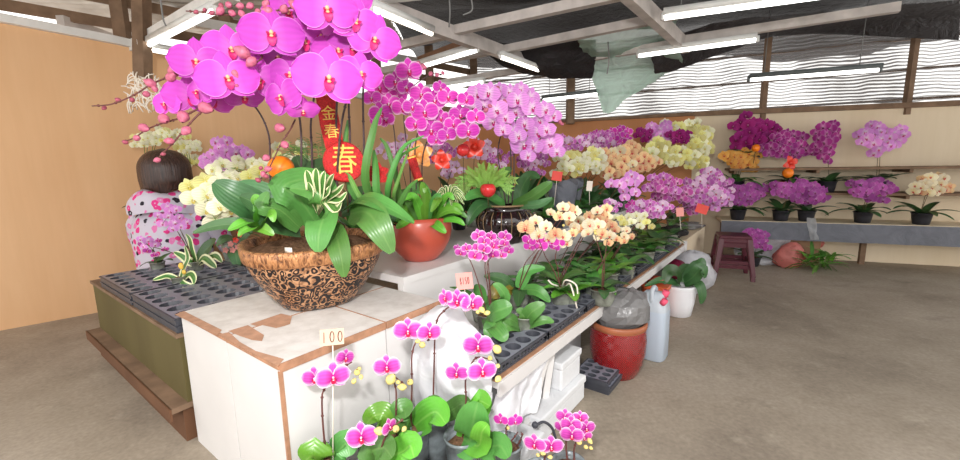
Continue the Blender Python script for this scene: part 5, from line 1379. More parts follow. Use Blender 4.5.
for i, (s_, t_, lab) in enumerate(((.70, -.10, 'beside the trailing roots at the aisle edge'), (.88, -.06, 'on the aisle side of the mossy pot'), (1.12, -.07, 'just above the grey wrapped bag'), (1.32, -.05, 'over the aisle edge past the grey bag'), (1.62, -.24, 'in the second rank past the grey bag'), (1.75, -.06, 'over the pink capped jerrycan'), (2.0, -.06, 'over the white ceramic pot'), (2.25, -.20, 'in the second rank near the shelf end'), (1.10, -.2, 'amid the apricot stems'), (1.5, -.2, 'amid the greenish cream stems'))):
    plant('leafy green orchid seedling on the low shelf, ' + lab, T(s_, t_, ZTR), .045, .075, n=6, L=.14, W=.062, leaf=R.choice(['leaf', 'leaf_bright', 'leaf']), group=G1)
for i, (s_, t_, lab) in enumerate(((.42, -1.2, 'behind the terracotta pot'), (.85, -1.0, 'between terracotta and black pots'), (1.2, -1.15, 'behind the ribbed black pot'), (1.5, -1.2, 'under the purple spotted blooms'), (1.7, -1.0, 'behind the dark wrapping sheet'), (2.0, -1.1, 'below the hazy purple blooms'), (2.25, -1.1, 'behind the apricot stems'), (2.5, -.85, 'below the peach spray'), (2.8, -1.1, 'before the orange back board'), (2.75, -.6, 'below the yellow blooms'), (2.95, -.7, 'under the lilac cluster'), (2.3, -.7, 'between peach stems'), (1.95, -.8, 'right of the dark wrapping sheet'), (3.05, -1.1, 'at the far back of the counter'))):
    plant('dark leafy orchid without flowers on the upper counter, ' + lab, T(s_, min(t_, -.62), ZU), .055, .09, 'black_pot', 8, .29 if s_ < 2.1 else .23, .09, R.choice(['leaf_dark', 'leaf', 'leaf_dark']), group=G2, elev=(.8, 1.45), droop=(.3, 1.1))
# upper counter rows
rows_up = [
 (.75, -1.12, 'with pale pink and white flowers behind the terracotta pot', [sp((400, 150), (18, 12), 16, 11, 'pale', hi=0)]), (1.0, -1.15, 'with small purple flowers between the ribbons', [sp((440, 152), (14, 10), 14, 10, 'purple'), sp((452, 168), (12, 8), 10, 9, 'pale')]),
 (1.35, -1.15, 'with pale pink flowers behind the red bow', [sp((478, 150), (16, 10), 14, 10, 'pale'), sp((500, 160), (12, 9), 10, 9, 'purple')]), (1.5, -1.0, 'with purple spotted flowers under the lilac spray', [sp((535, 164), (14, 8), 14, 10, 'purple')]),
 (1.75, -.75, 'with ivory blooms behind the blank red tag', [sp((572, 165), (18, 10), 16, 12, 'ivory')]), (1.95, -.62, 'with ivory blooms left of the white tag', [sp((590, 160), (14, 11), 12, 12, 'ivory')]),
 (2.0, -.95, 'with hazy purple flowers behind the ivory ones', [sp((572, 145), (16, 8), 18, 9, 'purple')]), (2.2, -.55, 'with apricot blooms right of the white tag', [sp((612, 170), (11, 8), 9, 12, 'peach')]),
 (2.3, -.85, 'with apricot blooms at the top of the peach row', [sp((622, 154), (16, 9), 14, 12, 'peach')]), (2.5, -.62, 'with peach red-lipped blooms in a wide spray', [sp((640, 162), (16, 9), 16, 11, 'peach')]),
 (2.45, -1.05, 'with mauve flowers near the orange back board', [sp((598, 140), (16, 7), 18, 9, 'purple')]), (2.7, -.95, 'with vivid deep pink flowers below the shade cloth', [sp((616, 136), (16, 7), 16, 11, 'edged')]),
 (2.6, -.55, 'with round lilac flowers on bare stems at centre', [sp((626, 187), (16, 11), 9, 13, 'lilac', Y=2.55)]), (2.8, -.72, 'with pale yellow blooms in front of the lilac cluster', [sp((660, 150), (14, 9), 14, 12, 'yellow')]),
 (2.95, -.95, 'with a lilac flower cluster rising above the yellow ones', [sp((659, 134), (15, 9), 16, 12, 'lilac')]), (2.9, -.5, 'with yellow blooms drooping over the purple cascade', [sp((678, 158), (14, 9), 14, 11, 'yellow')]),
 (3.05, -.65, 'with dark plum flowers among the yellow', [sp((680, 137), (9, 5), 8, 10, 'deep'), sp((643, 135), (7, 5), 6, 9, 'deep')]), (3.08, -.85, 'with tall yellow blooms at the back', [sp((682, 130), (20, 8), 20, 11, 'yellow')]),
 (3.1, -.48, 'with a long pale yellow cascade by the cream wall', [sp((700, 148), (12, 20), 30, 11, 'yellow')]), (1.15, -.52, 'with no flowers beside the ribbed black pot', []), (1.45, -.55, 'with no flowers and glossy leaves right of the black pot', []), (1.6, -.50, 'with no flowers under the red tag', []), (1.85, -.48, 'with leaves only at the counter edge', []), (2.1, -.46, 'with broad leaves only under the lilac flowers', []), (2.4, -.46, 'with leaves only behind the magenta row', []), (2.65, -.46, 'with purple pink blooms on the counter edge', [sp((662, 186), (14, 9), 11, 12, 'striped', Y=2.8)])]
for s_, t_, lab, spr_ in rows_up:
    plant('counter orchid ' + lab, T(s_, min(t_, -.62), ZU), .055, .09, pot=R.choice(['clear_pot', 'black_pot', 'clear_pot']), n=6, L=.17, W=.07, leaf=R.choice(['leaf', 'leaf_dark', 'leaf', 'leaf_grey']), group=G2, sprays=spr_, elev=(.4, 1.1))
# dark wrapping paper round two pots
for c_, lab in ((T(1.72, -.64, ZU), 'dark grey wrapping sheet standing behind the white tag'), (T(2.05, -.74, ZU), 'mauve grey wrapping sheet behind the ivory blooms')):
    mb = MB(); rows = []
    for j in range(6):
        h = .30 * j / 5; rr = .065 + .04 * j / 5; rows.append([c_ + Vector((rr * cos(a) , rr * sin(a), h + .02 * sin(3 * a) * j / 5)) for a in [2 * pi * k / 20 for k in range(21)]])
    mb.grid(rows); tag(obj('wrapping_paper', mb, M['cloth_grey'], None, loc=c_), lab, 'wrapping')

# back wall
def wallplant(px, z, off, lab, sprays, pot='black_pot', n=9, L=.24, W=.07, key='leaf_dark', potr=.07, poth=.10, extra=None):
    d = onwall(px, 160, off); b = Vector((d.x, d.y, z)); s2 = []
    for s_ in sprays:
        s_ = dict(s_); s_['Y'] = b.y - .04; s2.append(s_)
    return plant(lab, b, potr, poth, pot, n, L, W, key, s2, group=G3)
wallplant(748, ZW1, .16, 'deep magenta orchid on the upper wall shelf beneath the shade cloth', [sp((752, 132), (20, 15), 26, 13, 'deep', stems=2)])
wallplant(738, ZW2, .2, 'orange yellow flowered orchid under the deep magenta one', [sp((743, 160), (17, 9), 22, 11, 'orange')], key='leaf')
wallplant(793, ZW2 + .0, .2, 'orchid with red ribbon and big striped magenta blooms on the wall shelf', [sp((790, 146), (23, 12), 28, 12, 'plum', stems=2)], pot='terracotta', potr=.10, L=.22, n=9)
wallplant(742, ZW3, .30, 'lilac purple orchid in a black pot on the bench left of the bare wall', [sp((745, 193), (20, 9), 26, 10, 'mauve', stems=2)])
wallplant(786, ZW3, .30, 'lilac orchid in a black pot on the bench below the red ribbon', [sp((792, 190), (18, 8), 22, 11, 'mauve', stems=2)])
wallplant(812, ZW3, .26, 'lilac orchid at the bench end beside the clear strip', [sp((816, 194), (12, 8), 14, 11, 'mauve')])
wallplant(830, ZW2, .2, 'purple orchid on the wall shelf right of the striped blooms', [sp((826, 140), (11, 17), 16, 12, 'plum')])
wallplant(880, ZW2, .2, 'pink orchid on the wall shelf well past the striped blooms', [sp((880, 140), (22, 14), 22, 12, 'lilac')])
wallplant(870, ZW3, .28, 'purple orchid on the bench far past the clear strip', [sp((872, 190), (20, 9), 22, 11, 'mauve')])
wallplant(930, ZW3, .28, 'cream orchid at the far right of the back bench', [sp((932, 186), (18, 9), 18, 11, 'cream')])
p = onwall(788, 173, .36); r = thing('tangerine_ornament', 'small orange fruit ornament on the wall shelf orchid with red ribbon', 'ornament', p)
mb = MB(); mb.ball(p, .045, n=14, m=10); obj('fruit', mb, M['orange_skin'], r); mb = MB(); mb.tube([p, p + Vector((0, .02, -.16))], .003, 5); obj('stick', mb, M['stem'], r)
p = onwall(756, 148, .34); r = thing('tangerine_ornament', 'small orange fruit ornament under the deep magenta wall orchid', 'ornament', p)
mb = MB(); mb.ball(p, .035, n=14, m=10); obj('fruit', mb, M['orange_skin'], r); mb = MB(); mb.tube([p, p + Vector((0, .02, -.14))], .003, 5); obj('stick', mb, M['stem'], r)
p = onwall(789, 164, .34); ribbon((789, 163), p.y, .07, 'ribbon_red', 'red ribbon bow on the striped magenta wall orchid', 4)
fb = onz(752, 266, 0)
plant('purple orchid in a dark pot on the floor behind the stools', (fb.x, fb.y + .02, 0), .08, .09, 'black_pot', 8, .2, .07, 'leaf_dark', [sp((752, 240), (17, 8), 22, 10, 'mauve', stems=2, Y=fb.y - .05)], group='orchids standing on the floor')
# cut greenery on the floor at the right
gb = onz(816, 270, 0); r = thing('cut_greenery', 'bundle of cut green leaves lying on the floor under the back bench', 'greenery', gb)
for k in range(60):
    a = R.uniform(0, 6.28); add_leaf(r, (gb.x + R.uniform(-.12, .12), gb.y + .0 + R.uniform(-.05, .05), R.uniform(.01, .14)), a, R.uniform(.13, .22), .03, R.uniform(.0, 1.0), R.uniform(.4, 1.3), R.choice(['leaf', 'leaf_thin', 'leaf_bright']))
# white pot orchid
r = thing('potted_orchid', 'white ceramic pot of broad orchid leaves on the concrete floor', 'orchid', WPOT)
mb = MB(); mb.lathe([(.07, 0), (.076, .003), (.092, .09), (.102, .185), (.104, .20), (.100, .206), (.094, .20), (.09, .17), (.05, .172), (.002, .175)], WPOT, 36); obj('pot', mb, M['white_ceramic'], r)
Yw = WPOT.y
for q, w_ in (([(684, 283, Yw), (692, 278, Yw - .05), (702, 268, Yw - .1), (705, 278, Yw - .1)], .085), ([(684, 283, Yw), (694, 270, Yw), (700, 264, Yw), (703, 258, Yw)], .09), ([(680, 283, Yw), (676, 272, Yw - .06), (668, 272, Yw - .1), (664, 284, Yw - .12)], .085), ([(680, 284, Yw), (672, 282, Yw - .08), (660, 280, Yw - .12), (645, 286, Yw - .13)], .05), ([(688, 284, Yw), (698, 284, Yw - .08), (702, 294, Yw - .1), (701, 304, Yw - .1)], .065), ([(682, 282, Yw), (682, 272, Yw + .03), (688, 268, Yw + .04), (694, 274, Yw)], .07)):
    pleaf(r, q, w_, 'leaf_dark', .2, camup)

# ---------------------------------------------------------------- price tags
def pricetag(label, c, Y, w_, h_, m, txt=None, stick=None, roll=0.0, tsize=.5):
    p = at(c[0], c[1], Y); px = Y / FPX; r = thing('price_tag', label, 'price tag', p)
    mw = frame(p, toward(p) + Vector((0, 0, .25)), roll=roll)
    mb = MB(); mb.box((0, 0, 0), w_ * px, h_ * px, .0015); link('card', mb.mesh('card', M[m], False), r, mw=mw)
    if txt:
        S_ = {'1': [[(.5, .9), (.5, .1)]], '0': [[(.5 + .36 * sin(a), .5 + .4 * cos(a)) for a in [2 * pi * k / 12 for k in range(13)]]], '5': [[(.8, .9), (.3, .9), (.25, .55), (.6, .6), (.8, .35), (.55, .1), (.2, .15)]], '$': [[(.8, .75), (.5, .85), (.25, .7), (.5, .5), (.78, .3), (.5, .12), (.2, .25)], [(.5, .98), (.5, .02)]]}
        cw = w_ * px * tsize / len(txt) * 1.25; ch = h_ * px * tsize; mb = MB()
        for i, c_ in enumerate(txt):
            x0 = (i - len(txt) / 2) * cw
            for st in S_[c_]:
                mb.tube([Vector((x0 + (.15 + .7 * x) * cw, (y - .5) * ch - .0 * px + (i % 2) * .0006, .0014)) for x, y in st], .0011, 4)
        link('handwriting', mb.mesh('handwriting', M['ink'], False), r, mw=mw)
    if stick is not None:
        q = at(*stick); mb = MB(); mb.tube([p + Vector((0, .003, -h_ * px * .3)), q], .0016, 6); obj('stick', mb, M['paper'], r)
pricetag('white paper price tag on a thin stick reading 100 before the nearest crate', (332, 337), 1.0, 24, 17, 'card', '100', (333, 470, 1.0), -.06, .8)
pricetag('pink price tag reading $150 against the white counter front', (464.5, 281), 1.55, 17, 17, 'pink_paper', '$150', (466, 322, 1.55), .08, .5)
pricetag('bright red blank tag among the ivory orchids', (557, 176), 2.6, 10, 9.5, 'red_paper', None, (554, 205, 2.6), -.15)
pricetag('small white blank tag in front of the dark wrapping sheet', (589.5, 186), 2.6, 5.5, 10, 'paper', None, (589.5, 205, 2.6), -.08)
pricetag('red blank tag below the purple striped cascade', (702, 209), 2.9, 11, 9, 'red_paper', None, (702, 228, 2.9), -.3)
pricetag('faded pinkish blank tag left of the red tag below the cascade', (680, 212), 2.8, 7, 9, 'pink_paper', None, (681, 230, 2.8), .1)

# ---------------------------------------------------------------- small plants in front of the crates
ZB = .06
r = thing('plant_bench', 'low dark plank bench in front of the white crates carrying the small magenta orchids', 'bench', T(-.4, -.14, 0))
part('bench_top', r, lambda m: m.tbox(-.75, -.06, -.335, .06, ZB - .02, ZB), 'counter_wood')
for s_ in (-.72, -.10):
    for t_ in (-.30, .03): part('leg', r, lambda m: m.tbox(s_ - .02, s_ + .02, t_ - .02, t_ + .02, 0, ZB - .02), 'counter_wood')
def fg(label, basepx, stems, flowers, buds=(), leaves=(), pot='grey_pot', potr=.05, poth=.17, zb=ZB, kind='mini', twigs=()):
    px, py, Y = basepx; q = at(px, py, Y); b = Vector((q.x, q.y, zb)); r = thing('potted_orchid', label, 'orchid', b, G4)
    add_pot(r, b, potr, poth, pot); top = b + Vector((0, 0, poth * .92))
    for pts in stems: stemline(r, [top] + [at(*p) for p in pts], .0032, .0018, 'stem_brown')
    for pts in twigs: stemline(r, [top] + [at(*p) for p in pts], .0028, .0016, 'stem_brown', name='twig')
    for (x, y, w_, Yf, ty, tz, ro) in flowers:
        p = at(x, y, Yf); f = toward(p); add_flower(r, kind, p, Vector((f.x + ty, f.y, tz)), w_ * Yf / FPX * 1.12, 1, ro)
    for (x, y, w_, Yf) in buds: add_bud(r, at(x, y, Yf), w_ * Yf / FPX, 'bud_yellow')
    for pts, w_, k_ in leaves:
        mb = MB(); strap(mb, smoothpath([top] + [at(*p) for p in pts], 5), w_, .8, .45, .1, Vector((0, -.75, .65)), 6); obj('leaf', mb, M[k_], r)
    return r
fg('small magenta orchid with a double bloom beside the 100 tag', (326, 440, 1.03), [[(326, 455, 1.02), (323, 425, 1.02), (322, 400, 1.01), (324, 390, 1.01), (336, 372, 1.01), (352, 362, 1.03)]], [(315, 378, 26, 1.0, -.35, .05, .1), (333, 377, 33, .985, .1, .1, -.05), (345, 358, 20, 1.02, .7, .1, -.3)], [(357, 372, 9, 1.02), (354, 381, 7, 1.02), (361, 377, 6, 1.02), (359, 369, 6, 1.03)],
   [([(318, 462, 1.0), (312, 456, .98), (304, 462, .95)], .10, 'leaf_bright'), ([(335, 455, 1.02), (346, 444, 1.0), (350, 456, .98)], .08, 'leaf')])
fg('small magenta orchid with one open bloom and pale buds against the white crate', (394, 440, 1.12), [[(397, 450, 1.1), (396, 420, 1.1), (396, 390, 1.1), (392, 376, 1.1), (404, 384, 1.1)]], [(387, 367, 27, 1.07, -.1, .1, .05)], [(391, 379, 14, 1.06), (402, 387, 10, 1.08), (410, 382, 9, 1.08), (398, 382, 6, 1.08)],
   [([(385, 416, 1.1), (374, 416, 1.1), (366, 424, 1.06)], .07, 'leaf_bright'), ([(400, 414, 1.1), (404, 410, 1.1), (406, 418, 1.06)], .07, 'leaf')])
fg('small magenta orchid with a tilted bloom low among round leaves', (378, 455, 1.02), [[(380, 455, 1.0), (384, 440, .98), (392, 428, .97), (402, 420, .97)]], [(362, 437, 33, .95, -.3, .2, .15), (389, 427, 20, .96, 1.3, .1, 0)], [(379, 431, 12, .95), (396, 429, 10, .95), (404, 429, 7, .96)],
   [([(372, 452, 1.0), (384, 448, .98), (392, 458, .94)], .08, 'leaf'), ([(402, 452, .98), (410, 446, .95), (414, 458, .92)], .08, 'leaf_bright')])
fg('small magenta orchid with a pair of blooms at the end of the crate', (414, 430, 1.16), [[(411, 420, 1.15), (412, 385, 1.15), (412, 355, 1.15), (418, 340, 1.15), (430, 340, 1.15)]], [(408, 331, 29, 1.12, -.05, .05, 0), (429, 333, 25, 1.12, .35, .05, -.1)], [(422, 345, 9, 1.11), (418, 341, 6, 1.11)],
   [([(424, 418, 1.12), (436, 412, 1.08), (446, 424, 1.02)], .09, 'leaf_bright'), ([(405, 424, 1.12), (400, 422, 1.1), (398, 430, 1.06)], .06, 'leaf')])
fg('small orchid on a tall hooked stem with pale pink blooms over the plastic', (434, 436, 1.2), [[(433, 420, 1.2), (434, 370, 1.2), (436, 325, 1.2), (444, 311, 1.2), (456, 304, 1.19), (472, 306, 1.19)]], [(446, 298, 20, 1.18, -.9, .1, .5), (458, 301, 26, 1.17, -.4, .05, .1), (472, 304, 24, 1.17, .45, 0, -.1)], [(482, 310, 8, 1.17), (487, 313, 7, 1.17), (478, 312, 6, 1.17)],
   [([(430, 412, 1.18), (434, 404, 1.15), (442, 408, 1.1)], .06, 'leaf'), ([(452, 410, 1.18), (462, 404, 1.14), (470, 410, 1.1)], .06, 'leaf')])
fg('small magenta white-edged orchid with three blooms before the white plastic', (462, 440, 1.1), [[(464, 430, 1.1), (466, 400, 1.1), (466, 378, 1.1), (476, 358, 1.1), (492, 360, 1.1)]], [(457, 373, 24, 1.06, -.3, .05, .1), (478, 346, 30, 1.06, .0, .1, 0), (482, 371, 30, 1.05, .25, .05, 0)], [(497, 349, 12, 1.06), (498, 379, 9, 1.05), (490, 358, 7, 1.06), (498, 366, 6, 1.06)],
   [([(478, 408, 1.08), (480, 401, 1.06), (490, 406, 1.02)], .07, 'leaf_bright'), ([(470, 440, 1.05), (474, 418, 1.0), (478, 402, .99)], .10, 'leaf'), ([(478, 446, 1.02), (482, 432, .97), (488, 424, .96)], .06, 'leaf_bright'), ([(488, 446, 1.02), (500, 446, .98), (508, 458, .94)], .07, 'leaf')])
fg('dark twiggy orchid with two small purple blooms near the foam boxes', (505, 455, 1.12), [[(506, 445, 1.12), (506, 432, 1.12), (508, 422, 1.12)]], [(501, 420, 16, 1.1, -.4, 0, .1), (515, 421, 17, 1.1, .35, 0, -.1)], [(508, 428, 5, 1.1)], twigs=[[(498, 445, 1.12), (492, 434, 1.1), (488, 428, 1.1)], [(516, 446, 1.12), (522, 436, 1.1), (521, 432, 1.1)], [(502, 440, 1.1), (497, 434, 1.1)], [(512, 440, 1.1), (518, 432, 1.1)]], kind='edged', poth=.13)
fg('low orchid with two pink blooms on the concrete in front of the foam boxes', (542, 470, 1.08), [[(544, 462, 1.07), (546, 450, 1.06), (544, 445, 1.06)]], [(535, 444, 24, 1.04, -.35, 0, .1), (551, 446, 26, 1.04, .2, 0, 0)], [(543, 453, 7, 1.04), (550, 457, 6, 1.04), (538, 455, 5, 1.04)], zb=0, poth=.13)
fg('orchid with a dense round cluster of pink blooms in front of the concrete floor', (568, 475, 1.12), [[(568, 466, 1.12), (566, 445, 1.1), (568, 430, 1.1), (576, 420, 1.1)], [(574, 466, 1.12), (574, 450, 1.1), (578, 436, 1.1)]], [(565, 417, 19, 1.08, -.2, .1, 0), (580, 418, 17, 1.09, .2, .1, 0), (571, 425, 22, 1.07, 0, .05, 0), (586, 428, 20, 1.08, .4, 0, 0), (572, 435, 24, 1.06, 0, 0, 0), (562, 428, 17, 1.09, -.5, 0, 0), (584, 437, 18, 1.08, .4, -.1, 0)], [(579, 442, 8, 1.07), (590, 441, 7, 1.07), (586, 447, 6, 1.07), (591, 448, 5, 1.07)], zb=0, poth=.12)
# a black plug tray and an empty black pot
b = at(437, 462, 1.03); r = thing('nursery_pot', 'empty black pot with an open lattice base among the small orchids', 'pot', (b.x, b.y, ZB)); add_pot(r, (b.x, b.y, ZB), .055, .10, 'black_pot', soil=False)
b = at(372, 420, 1.16)
r = thing('nursery_pot', 'empty grey translucent pot behind the tilted magenta bloom', 'pot', (b.x, b.y, ZB)); add_pot(r, (b.x, b.y, ZB), .05, .15, 'grey_pot', soil=False)
# thin black hose by the foam boxes
mb = MB(); mb.tube(smoothpath([at(536, 425, 1.3), at(544, 422, 1.32), at(552, 428, 1.33), at(556, 440, 1.33)], 6), .005, 6); mb.ball(at(535, 425, 1.3), .012, n=8, m=6)
tag(obj('hose', mb, M['black_plastic'], None, loc=at(552, 440, 1.33)), 'thin black hose end curling up before the foam boxes', 'hose')

# ---------------------------------------------------------------- left counter plants
b = onz(180, 281, ZK + .056); b.z = ZK + .02
r = plant('little variegated plant with cream leaf margins on the empty trays', b, .035, .06, 'clear_pot', 0, group=G5, cat='plant', name='potted_plant')
for q, w_ in (([(178, 279, b.y), (168, 276, b.y - .02), (160, 278, b.y - .04), (153, 280, b.y - .05)], .03), ([(182, 280, b.y), (190, 274, b.y), (194, 278, b.y - .03), (194, 284, b.y - .05)], .035), ([(180, 280, b.y), (184, 268, b.y), (188, 258, b.y), (185, 246, b.y)], .028), ([(180, 280, b.y), (184, 284, b.y - .05), (190, 286, b.y - .06), (194, 284, b.y - .06)], .03)):
    pleaf(r, q, w_, 'leaf_var', .2, camup, nv=8)
mb = MB(); mb.ball(at(181, 266, b.y - .02), .013, .006, .016, 10, 6); mb.ball(at(184, 272, b.y - .02), .01, .006, .012, 10, 6); obj('yellow_tag', mb, M['gold'], r)
b = onz(196, 268, ZK + .056); b.z = ZK + .02
r = plant('small plant with dark variegated leaves and lilac flowers on the trays', b, .04, .075, 'clear_pot', 0, group=G5, cat='plant', name='potted_plant', sprays=[sp((168, 214), (13, 8), 7, 11, 'lilac', axis=[(178, 232), (168, 212)]), sp((180, 226), (9, 6), 4, 11, 'lilac'), sp((148, 242), (8, 6), 4, 9, 'lilac')])
for q, w_ in (([(198, 262, b.y), (206, 250, b.y), (212, 244, b.y), (216, 240, b.y - .02)], .075), ([(198, 264, b.y), (210, 258, b.y - .02), (216, 256, b.y - .03), (222, 262, b.y - .04)], .05), ([(196, 262, b.y), (192, 250, b.y), (190, 240, b.y), (186, 234, b.y)], .03), ([(198, 264, b.y), (204, 258, b.y - .04), (212, 264, b.y - .05), (216, 268, b.y - .05)], .045), ([(196, 264, b.y), (190, 262, b.y - .03), (182, 256, b.y - .04), (174, 252, b.y - .04)], .045)):
    pleaf(r, q, w_, 'leaf_var' if w_ < .06 else 'leaf_dark', .2, camup, nv=8)
b = onz(158, 268, ZK + .056); b.z = ZK + .03
plant('small plant with scattered hot pink flowers at the tray edge by the jacket', b, .035, .06, 'clear_pot', 4, .09, .04, 'leaf_dark', [sp((154, 250), (12, 12), 6, 8, 'mini', Y=b.y)], group=G5, cat='plant', name='potted_plant')
b = onz(240, 268, ZK); r = thing('potted_plant', 'grey ribbed glass pot holding a round-leaved plant with red and pink flowers', 'plant', b)
mb = MB(); rows = []
for rr, z in ((.06, 0), (.064, .004), (.082, .13), (.086, .165), (.08, .165), (.075, .13), (.002, .12)):
    rows.append([b + Vector((rr * (1 - .02 * (k % 2)) * cos(2 * pi * k / 48), rr * (1 - .02 * (k % 2)) * sin(2 * pi * k / 48), z)) for k in range(48)])
mb.grid(rows, True); obj('pot', mb, M['glass_pot'], r)
for q, w_ in (([(240, 244, b.y), (236, 250, b.y - .08), (236, 256, b.y - .12), (238, 268, b.y - .14)], .085), ([(236, 240, b.y), (228, 238, b.y - .05), (222, 240, b.y - .08), (216, 246, b.y - .08)], .06), ([(240, 240, b.y), (248, 232, b.y), (252, 226, b.y), (250, 218, b.y)], .06)):
    pleaf(r, q, w_, 'leaf_grey', .15, camup)
for x, y, k_ in ((236, 240, 'ribbon_red'), (240, 234, 'ribbon_red'), (231, 244, 'pink_paper'), (238, 247, 'pink_paper'), (226, 250, 'pink_paper'), (233, 250, 'pink_paper')):
    p = at(x, y, b.y - .1); mb = MB()
    for i in range(5):
        a = 2 * pi * i / 5; d = Vector((cos(a), -.3, sin(a))); s_ = Vector((-sin(a), 0, cos(a)))
        mb.grid([[p + d * (.018 * u) + s_ * (v * .009 * sin(pi * (.15 + .75 * u))) for v in (-1, 0, 1)] for u in (0, .5, 1)])
    mb.tube([p, p.lerp(Vector((b.x, b.y, b.z + .12)), .8)], .0014, 4, False); obj('blossom', mb, [M[k_]], r)
# cream orchid between the person and the planter
b = T(.28, -1.50, ZK)
plant('big cream orchid on the low bench just right of the person', b, .06, .09, 'clear_pot', 5, .18, .075, 'leaf', [sp((205, 186), (15, 12), 6, 22, 'ivory', hi=1, axis=[(216, 206), (204, 184)], Y=1.72), sp((214, 207), (20, 15), 8, 24, 'ivory', hi=1, axis=[(222, 226), (208, 204)], Y=1.66)], group='orchids on the bench behind the counter', stem='stem_green')
b = T(.55, -1.55, ZK)
plant('white green orchid on the low bench behind the broad planter leaves', b, .06, .09, 'clear_pot', 6, .2, .08, 'leaf', [sp((232, 172), (24, 8), 8, 17, 'ivory', Y=2.05), sp((256, 166), (18, 8), 8, 14, 'ivory', Y=2.1)], group='orchids on the bench behind the counter', stem='stem_green')
b = T(.78, -1.62, ZK)
plant('pale lilac orchid on the low bench before the tan wall', b, .06, .09, 'black_pot', 5, .18, .075, 'leaf', [sp((220, 155), (13, 15), 14, 14, 'lilac', Y=2.25), sp((240, 156), (11, 10), 9, 13, 'lilac', Y=2.25)], group='orchids on the bench behind the counter', stem='stem_green')
b = T(.86, -1.44, ZK)
plant('leafy white orchid on the low bench behind the tangerine', b, .06, .09, 'black_pot', 6, .2, .08, 'leaf', [sp((290, 150), (18, 10), 8, 12, 'ivory', Y=2.2)], group='orchids on the bench behind the counter', stem='stem_green')
# cream orchids against the tan wall behind the person
wbn = thing('plant_bench', 'narrow bench along the tan wall behind the person', 'bench', LB.lerp(LA, .06) + Vector((.2, -.12, 0)))
c0 = LB.lerp(LA, .0) + Vector((.13, -.12, 0)); c1 = LB.lerp(LA, .45) + Vector((.13, -.12, 0))
part('bench_top', wbn, lambda m: m.beam(c0 + Vector((0, 0, .66)), c1 + Vector((0, 0, .66)), .22, .03), 'post_wood')
for f in (.05, .95):
    q = c0.lerp(c1, f); part('leg', wbn, lambda m: m.beam(q + Vector((0, 0, 0)), q + Vector((0, .001, .645)), .04, .04), 'post_wood')
for i, (f, cl, lab) in enumerate(((.02, [sp((146, 140), (14, 5), 12, 9, 'ivory'), sp((158, 133), (12, 4), 8, 8, 'ivory')], 'with creamy blooms left above the dark hair'), (.22, [sp((186, 147), (12, 5), 11, 9, 'ivory'), sp((176, 135), (10, 4), 8, 8, 'ivory')], 'with creamy blooms right above the dark hair'), (.36, [sp((190, 160), (12, 5), 9, 9, 'ivory')], 'with creamy blooms beside the dark hair'))):
    q = c0.lerp(c1, f); plant('ivory orchid against the tan wall ' + lab, (q.x, q.y, .675), .05, .08, 'black_pot', 5, .15, .06, 'leaf_dark', [dict(s_, Y=q.y - .05) for s_ in cl], group='orchids along the tan wall', stem='stem_green')
# white spangle garland on the tan wall
mb = MB(); rnd = random.Random(8)
for i in range(70):
    c_ = at(rnd.uniform(128, 160), rnd.uniform(78, 108), 2.35); a = rnd.uniform(0, 6.28); d = Vector((cos(a), -.2, sin(a))) * .035
    mb.tube(smoothpath([c_ - d, c_ + Vector((0, -.01, .01)), c_ + d], 3), .0028, 4)
tag(obj('spangle_garland', mb, M['paper'], None, loc=at(145, 92, 2.35)), 'white curly streamers hanging against the tan wall at left', 'garland', kind='stuff')
# ---------------------------------------------------------------- the person with their back to us, seated behind the trays
PY = 2.72
hd = at(166, 170, PY); K = 1.12
pr = Vector((hd.x - .02, PY, 0))
psn = thing('person', 'person with dark bobbed hair and hooded floral jacket seated with back turned', 'person', pr)
ZH = hd.z
P = lambda x, y, z: Vector((hd.x + x * K, PY + y * K, ZH + z * K))      # x right, y away from us, z up from head centre
me = bpy.data.meshes.new('body')
V = {'pel': (0, 0, -.72, .13, .10), 'waist': (0, -.01, -.56, .12, .09), 'chest': (0, -.02, -.36, .15, .10), 'neckb': (0, -.01, -.20, .065, .06), 'neck': (0, .01, -.12, .05, .05), 'head': (0, .02, -.02, .085, .09), 'crown': (0, .01, .06, .075, .08), 'nose': (0, .115, -.03, .014, .012),
     'shL': (-.17, -.01, -.24, .06, .055), 'elL': (-.22, .10, -.46, .045, .042), 'wrL': (-.12, .30, -.50, .028, .026), 'haL': (-.08, .38, -.50, .035, .02), 'shR': (.17, -.01, -.24, .06, .055), 'elR': (.22, .10, -.46, .045, .042), 'wrR': (.12, .30, -.50, .028, .026), 'haR': (.08, .38, -.50, .035, .02),
     'hipL': (-.09, .03, -.74, .085, .08), 'knL': (-.12, .42, -.70, .06, .06), 'anL': (-.12, .42, -1.02, .04, .04), 'toL': (-.12, .52, -1.05, .035, .03), 'hipR': (.09, .03, -.74, .085, .08), 'knR': (.12, .42, -.70, .06, .06), 'anR': (.12, .42, -1.02, .04, .04), 'toR': (.12, .52, -1.05, .035, .03)}
E_ = [('pel', 'waist'), ('waist', 'chest'), ('chest', 'neckb'), ('neckb', 'neck'), ('neck', 'head'), ('head', 'crown'), ('head', 'nose'), ('chest', 'shL'), ('shL', 'elL'), ('elL', 'wrL'), ('wrL', 'haL'), ('chest', 'shR'), ('shR', 'elR'), ('elR', 'wrR'), ('wrR', 'haR'), ('pel', 'hipL'), ('hipL', 'knL'), ('knL', 'anL'), ('anL', 'toL'), ('pel', 'hipR'), ('hipR', 'knR'), ('knR', 'anR'), ('anR', 'toR')]
ks = list(V)
def zfix(k, z):                                    # keep the feet on the floor
    return {'anL': .07, 'anR': .07, 'toL': .035, 'toR': .035}.get(k, ZH + z * K)
pts = []
for k in ks:
    x, y, z, a_, b_ = V[k]; q = P(x, y, z); q.z = zfix(k, z); pts.append(q - pr)
